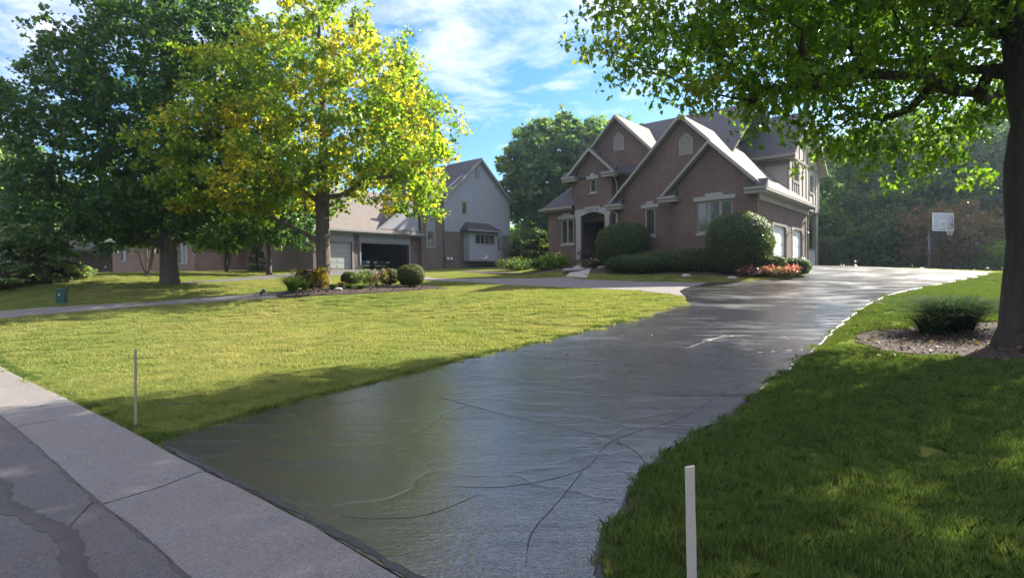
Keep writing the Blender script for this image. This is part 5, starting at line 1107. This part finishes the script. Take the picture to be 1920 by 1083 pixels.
# ornamental grass by the big trunk, and a few weeds on its bed
clump('ornamental_grass', 'feathery blue-green grass clump left of the big right trunk', 9.75, 12.4, 1.7, .92, 'blue_grass_leaf', 250, 1700, .014)
clump('ornamental_grass', 'smaller grassy tuft half merged with the big clump', 9.0, 12.1, 1.0, .62, 'blue_grass_leaf', 251, 450, .014)
bushy('ground_plant', 'dark leafy plant at the right foot of the huge trunk', 9.3, 9.3, .4, .38, 'yew_leaf', 252, 500, .07, LOBED)
# small objects on the lawns
def lath(name, label, px, py, Y, top, w, th, mat, lean=(0, 0), rz=0.):
    q = at(px, py, Y); x, y = q[0], q[1]; mb = MB(); z = h(x, y)
    n = 6; 
    for i in range(n+1):
        t_ = i/n; zz = -.15+(top+.15)*t_; dx, dy = lean[0]*t_, lean[1]*t_; s = 1+.04*math.sin(i*2.1)
        mb.v += [(dx-w/2*s, dy-th/2, zz), (dx+w/2*s, dy-th/2, zz), (dx+w/2*s, dy+th/2, zz+(.006 if i == n else 0)), (dx-w/2*s, dy+th/2, zz)]
    for i in range(n):
        for k in range(4): mb.f.append((i*4+k, i*4+(k+1) % 4, (i+1)*4+(k+1) % 4, (i+1)*4+k))
    mb.f += [(0, 1, 2, 3), (n*4, n*4+1, n*4+2, n*4+3)]
    o = mb.build(name, mat, None, bevel=.0015, loc=(x, y, z), rz=rz); return tag(o, label, 'stake')
lath('wooden_stake', 'pale flat wooden lath in the near right grass at the driveway edge', 1301, 1240, 2.36, .80, .041, .009, 'white_lath', (-.012, .0), .12)
lath('wooden_stake', 'thin weathered stake standing at the far left corner of the driveway', 253, 793, 6.15, .86, .024, .018, 'dry_lath', (.026, .0), .3)
q = at(115, 562, 19.8); ub = empty('utility_box', P3(q[0], q[1]), .2, label='small dark green utility pedestal on the left lawn', cat='utility box')
MB().box(-.13, .13, -.11, .11, -.1, .46).build('body', 'green_box', ub, bevel=.01); MB().box(-.145, .145, -.125, .125, .461, .52).build('lid', 'green_box', ub, bevel=.012); MB().box(-.02, .02, -.124, -.111, .28, .34).build('latch', 'chrome', ub)
q = at(127, 558, 20.2); tag(MB().tube([(0, 0, -.1), (.05, 0, 1.15)], .012, 6).build('marker_post', 'dark_metal', loc=tuple(P3(q[0], q[1]))), 'thin dark marker rod right behind the green pedestal', 'marker post')
q = at(491, 556, 20.2); gl = empty('spot_lamp', P3(q[0], q[1]), .5, label='small black garden spotlight staked at the lawn edge left of the bed', cat='garden lamp')
MB().tube([(0, 0, -.05), (0, 0, .14)], .012, 6).build('stake', 'dark_metal', gl); MB().tube([(-.07, 0, .12), (.10, 0, .26)], [.05, .07], 10).build('lamp_head', 'dark_metal', gl); MB().tube([(.1, 0, .262), (.105, 0, .266)], [.06, .06], 10).build('lens', 'lamp_glass', gl)
# basketball hoop
hb = empty('basketball_hoop', gz_(27.9, 36.4), .30, label='basketball hoop with a clear rectangular backboard beyond the drive', cat='basketball hoop')
z_ = 2.95
MB().tube([(0, .9, -.3), (0, .9, 3.3)], .075, 10).build('pole', 'pole_metal', hb, smooth=True)
for s in (-.2, .2): MB().tube([(s*.3, .86, 2.3), (s, .1, z_+.15)], .025, 6).tube([(s*.3, .86, 3.2), (s, .1, z_+.8)], .025, 6).build('support_arm', 'pole_metal', hb)
bbd = MB().box(-.88, .88, 0, .02, z_, z_+1.05).build('backboard', 'board_glass', hb)
MB().box(-.93, .93, -.01, .04, z_-.05, z_-.001).box(-.93, .93, -.01, .04, z_+1.051, z_+1.1).box(-.93, -.881, -.01, .04, z_, z_+1.05).box(.881, .93, -.01, .04, z_, z_+1.05).build('frame', 'garage_white', bbd)
MB().box(-.31, .31, -.008, -.002, z_+.12, z_+.17).box(-.31, .31, -.008, -.002, z_+.56, z_+.61).box(-.31, -.26, -.008, -.002, z_+.171, z_+.559).box(.26, .31, -.008, -.002, z_+.171, z_+.559).build('shooting_square', 'garage_white', bbd)
ri = MB().tube([(.23*math.cos(a*math.pi/8), -.4+.23*math.sin(a*math.pi/8), z_+.08) for a in range(17)], .011, 6, False).tube([(0, -.17, z_+.08), (0, 0, z_+.08)], .02, 5).build('rim', 'rim_orange', hb)
nt_ = MB()
for a in range(12):
    t1, t2 = a*math.pi/6, (a+1)*math.pi/6
    for s1, s2 in ((t1, t2), (t2, t1)):
        nt_.tube([(.23*math.cos(s1), -.4+.23*math.sin(s1), z_+.07), (.17*math.cos(s2), -.4+.17*math.sin(s2), z_-.12), (.12*math.cos(s1), -.4+.12*math.sin(s1), z_-.34)], .005, 3)
tag(nt_.build('net', 'net_cord', ri), kind='stuff')
# two cars inside the neighbour's garage
def car(label, u, w, mat):
    q = np.array([NO[0], NO[1]])+np.array([math.cos(.86312), math.sin(.86312)])*u+np.array([-math.sin(.86312), math.cos(.86312)])*w
    e = empty('parked_car', (q[0], q[1], NO[2]+.015), .86312, label=label, cat='car', group='cars parked in the neighbour garage')
    hw = .88; prof = [(0, .35), (.05, .75), (.3, .88), (1.2, 1.0), (3.6, 1.02), (4.3, .95), (4.45, .4), (4.3, .22), (.1, .22)]
    b = MB().prism([(y, z) for y, z in prof], 'x', -hw, hw).build('body', mat, e, bevel=.06)
    c = MB(); c.v = [(-.78, 1.05, .98), (.78, 1.05, .98), (.78, 4.0, 1.0), (-.78, 4.0, 1.0), (-.62, 1.9, 1.45), (.62, 1.9, 1.45), (.62, 3.4, 1.45), (-.62, 3.4, 1.45)]; c.f = [(0, 1, 5, 4), (1, 2, 6, 5), (2, 3, 7, 6), (3, 0, 4, 7), (4, 5, 6, 7)]; c.build('cabin', mat, e)
    g = MB(); g.v = [(-.70, 1.08, 1.02), (.70, 1.08, 1.02), (.57, 1.86, 1.43), (-.57, 1.86, 1.43)]; g.f = [(0, 1, 2, 3)]; q_ = g.build('windscreen', 'window_glass', e); q_.location = (0, -.02, .012)
    for s in (-1, 1):
        MB().box(s*.68-.15, s*.68+.15, -.01, .06, .58, .72).build('headlight', 'lamp_glass', e)
        for yy in (.85, 3.6):
            wv_ = MB().tube([(s*.72, yy, .32), (s*.9, yy, .32)], .32, 18).build('wheel', 'tyre', e); MB().tube([(s*.9, yy, .32), (s*.915, yy, .32)], .19, 12).build('rim', 'chrome', wv_)
    MB().box(-.5, .5, -.02, .03, .42, .56).build('grille', 'dark_metal', e); MB().box(-.8, .8, -.05, .04, .27, .38).build('bumper', 'chrome', e); return e
car('dark car at the left side of the open garage', 1.15, 1.6, 'car_blue'); car('dark car at the right side of the open garage', 3.45, 1.9, 'car_dark')
# fallen leaves
def litter(name, poly_fn, n, size, seed, label):
    r = np.random.default_rng(seed); q = poly_fn(r, n); z = H(q[:, 0], q[:, 1])+.055; p = np.stack([q[:, 0], q[:, 1], z], 1)
    o = leaf_cloud(name, p, size, LOBED, 'dead_leaf', r, None, 1.6, 0); return tag(o, label, 'fallen leaves', kind='stuff')
litter('fallen_leaf', lambda r, n: np.stack([r.uniform(-10, 3, n), r.uniform(9, 24, n)], 1)[:n], 60, .09, 5, 'yellow fallen leaves dotted over the left lawn')
litter('fallen_leaf', lambda r, n: np.stack([r.normal(8.5, 1.3, n), r.normal(10.3, 1.3, n)], 1), 90, .085, 6, 'brown fallen leaves on the bed round the big trunk')
# twig on the left lawn
tag(MB().tube([tuple(P3(-4.35, 6.9, .07)), tuple(P3(-4.1, 6.95, .075)), tuple(P3(-3.95, 6.92, .06))], .006, 4).build('fallen_twig', 'maple_bark'), 'thin dead twig lying in the grass beside the thin stake', 'twig')

# ------------------------------------------------------------------ a little haze in the air
hz = MB().box(-500, 500, -500, 500, -1.4, 29).build('haze', 'mulch'); hz.data.materials.clear()
hm = bpy.data.materials.new('haze_air'); hm.use_nodes = True; hn = hm.node_tree.nodes; hn.clear(); hv = hn.new('ShaderNodeVolumePrincipled'); ho = hn.new('ShaderNodeOutputMaterial')
hv.inputs['Color'].default_value = (.62, .80, 1., 1); hv.inputs['Density'].default_value = .0005; hv.inputs['Anisotropy'].default_value = .72; hm.node_tree.links.new(hv.outputs[0], ho.inputs['Volume'])
hz.data.materials.append(hm); tag(hz, kind='stuff')

# ------------------------------------------------------------------ grass blades (uncountable): one patch of blades set on scattered points
EXCL = [DRIVE, STRIP, WALK, NDR, NDR2, BED, HBED, TBED, LBED, inner+street_far[::6][::-1]]
gpoly = kerb+list(reversed(inner)); EXCL.append(gpoly)
def lawn_points(n, xr, yr, rng, cond):
    q = np.stack([rng.uniform(*xr, n), rng.uniform(*yr, n)], 1); m_ = cond(q)
    for e in EXCL:
        for dx, dy in ((0, 0), (.12, 0), (-.12, 0), (0, .12), (0, -.12)): m_ &= ~inside(q[:, 0]+dx, q[:, 1]+dy, e)
    # keep off the street side of the kerb
    ks = inner+[(30, -30), (-60, -30)]; m_ &= ~inside(q[:, 0], q[:, 1], ks)
    return q[m_]
def grass(name, label, pts, psize, blades, hh, w, mat, seed, lean=.5, zs=(.7, 1.25)):
    rng = np.random.default_rng(seed); n = blades; b = rng.uniform(-psize/2, psize/2, (n, 2)); a = rng.uniform(0, 6.28, n); H_ = hh*rng.uniform(.45, 1.2, n); ln = rng.uniform(.1, lean, n)*H_; la = rng.uniform(0, 6.28, n)
    # tufts stand a little higher
    tuft = .8+.4*np.sin(b[:, 0]*23)*np.sin(b[:, 1]*19+1); H_ *= tuft
    dx, dy = np.cos(a)*w/2, np.sin(a)*w/2; lx, ly = np.cos(la)*ln, np.sin(la)*ln; wz = rng.uniform(.7, 1.3, n); dx, dy = dx*wz, dy*wz; z0 = np.full(n, -.012)
    V = np.stack([np.stack([b[:, 0]-dx, b[:, 1]-dy, z0], 1), np.stack([b[:, 0]+dx, b[:, 1]+dy, z0], 1), np.stack([b[:, 0]+dx*.8+lx*.35, b[:, 1]+dy*.8+ly*.35, H_*.6], 1), np.stack([b[:, 0]+lx, b[:, 1]+ly, H_], 1), np.stack([b[:, 0]-dx*.8+lx*.35, b[:, 1]-dy*.8+ly*.35, H_*.6], 1)], 1).reshape(-1, 3)
    P = np.concatenate([pts, H(pts[:, 0], pts[:, 1])[:, None]], 1)
    nv = len(V); allv = np.concatenate([V, P]); me = npmesh(name, allv, np.arange(nv), 5, M[mat])
    at_ = me.attributes.new('seat', 'BOOLEAN', 'POINT'); at_.data.foreach_set('value', np.arange(len(allv)) >= nv)
    o = link(name, me); tag(o, label, 'grass', kind='stuff')
    ng = bpy.data.node_groups.new(name, 'GeometryNodeTree'); ng.interface.new_socket('Geometry', in_out='INPUT', socket_type='NodeSocketGeometry'); ng.interface.new_socket('Geometry', in_out='OUTPUT', socket_type='NodeSocketGeometry')
    N, L_ = ng.nodes, ng.links; gi, go = N.new('NodeGroupInput'), N.new('NodeGroupOutput'); na = N.new('GeometryNodeInputNamedAttribute'); na.data_type = 'BOOLEAN'; na.inputs['Name'].default_value = 'seat'
    sp = N.new('GeometryNodeSeparateGeometry'); sp.domain = 'POINT'; L_.new(gi.outputs[0], sp.inputs['Geometry']); L_.new(na.outputs['Attribute'], sp.inputs['Selection'])
    g2 = N.new('GeometryNodeGeometryToInstance'); L_.new(sp.outputs['Inverted'], g2.inputs[0])
    ip = N.new('GeometryNodeInstanceOnPoints'); L_.new(sp.outputs['Selection'], ip.inputs['Points']); L_.new(g2.outputs[0], ip.inputs['Instance'])
    rv = N.new('FunctionNodeRandomValue'); rv.data_type = 'FLOAT_VECTOR'; rv.inputs[0].default_value = (0, 0, 0); rv.inputs[1].default_value = (.0, .0, 6.283); L_.new(rv.outputs[0], ip.inputs['Rotation'])
    rs = N.new('FunctionNodeRandomValue'); rs.data_type = 'FLOAT_VECTOR'; rs.inputs[0].default_value = (.85, .85, zs[0]); rs.inputs[1].default_value = (1.15, 1.15, zs[1]); L_.new(rs.outputs[0], ip.inputs['Scale'])
    L_.new(ip.outputs[0], go.inputs[0]); md = o.modifiers.new('blades', 'NODES'); md.node_group = ng; return o
drl = smooth_line(XY(DR), .3, 0, 1)
DRX = np.array(sorted([(p[1], p[0]) for p in drl])) 
def right_of(q): return q[:, 0] > np.interp(q[:, 1], DRX[:, 0], DRX[:, 1])
rng = np.random.default_rng(77)
def inview(q, m=1.5): return np.abs(q[:, 0]) < q[:, 1]*.94+m
near = lawn_points(int(30*24/.045), (-13, 17), (0, 10), rng, lambda q: (q[:, 1] < 9.5) & inview(q))
r_near = near[right_of(near)]; l_near = near[~right_of(near)]
far = lawn_points(int(64*38/.12), (-34, 30), (9, 40), rng, lambda q: (q[:, 1] >= 9.2) & inview(q, 1))
r_far = far[right_of(far) & (far[:, 1] < 24)]; l_far = far[~(right_of(far) & (far[:, 1] < 24))]
fall = rng.uniform(size=len(l_far)) < np.clip(1.25-l_far[:, 1]/45, .3, 1); l_far = l_far[fall]
grass('grass', 'long green grass of the right-hand lawn in the shade near the driveway', r_near, .32, 620, .062, .0050, 'grass_lush_shaded', 1, .9, (.5, 1.5))
grass('grass', 'short mown grass of the left lawn nearest the street and driveway', l_near, .32, 560, .042, .0050, 'grass_sunny', 2, .8)
grass('grass', 'farther grass of the right-hand lawn round the big trunk', r_far, .55, 560, .055, .010, 'grass_lush_shaded', 3, .8)
grass('grass', 'mown lawn stretching from the driveway to the houses', l_far, .55, 480, .038, .010, 'grass_sunny', 4, .8)
# taller fringe where the lawn meets the edges
fr = np.array([(p[0]-.07, p[1]+.06) for p in smooth_line(XY(DL)[:7], .09, .03, 61)]); grass('grass', 'ragged grass fringe overhanging the left edge of the driveway', fr, .16, 130, .06, .005, 'grass_lush_shaded', 5, 1.1)
fr = np.array([(p[0]+.16, p[1]-.09) for p in smooth_line(XY(DR)[:11], .09, .05, 62)]); grass('grass', 'ragged grass fringe along the right edge of the driveway', fr, .16, 120, .065, .005, 'grass_lush_shaded', 6, 1.1)
fr = np.array([(p[0]+.07, p[1]+.08) for p in smooth_line([p for p in KERB if p[0] < -3.2][1:]+[(-3.55, 5.5)], .09, .03, 63)]); grass('grass', 'grass fringe along the street gutter', fr, .16, 130, .05, .005, 'grass_lush_shaded', 7, 1.1)
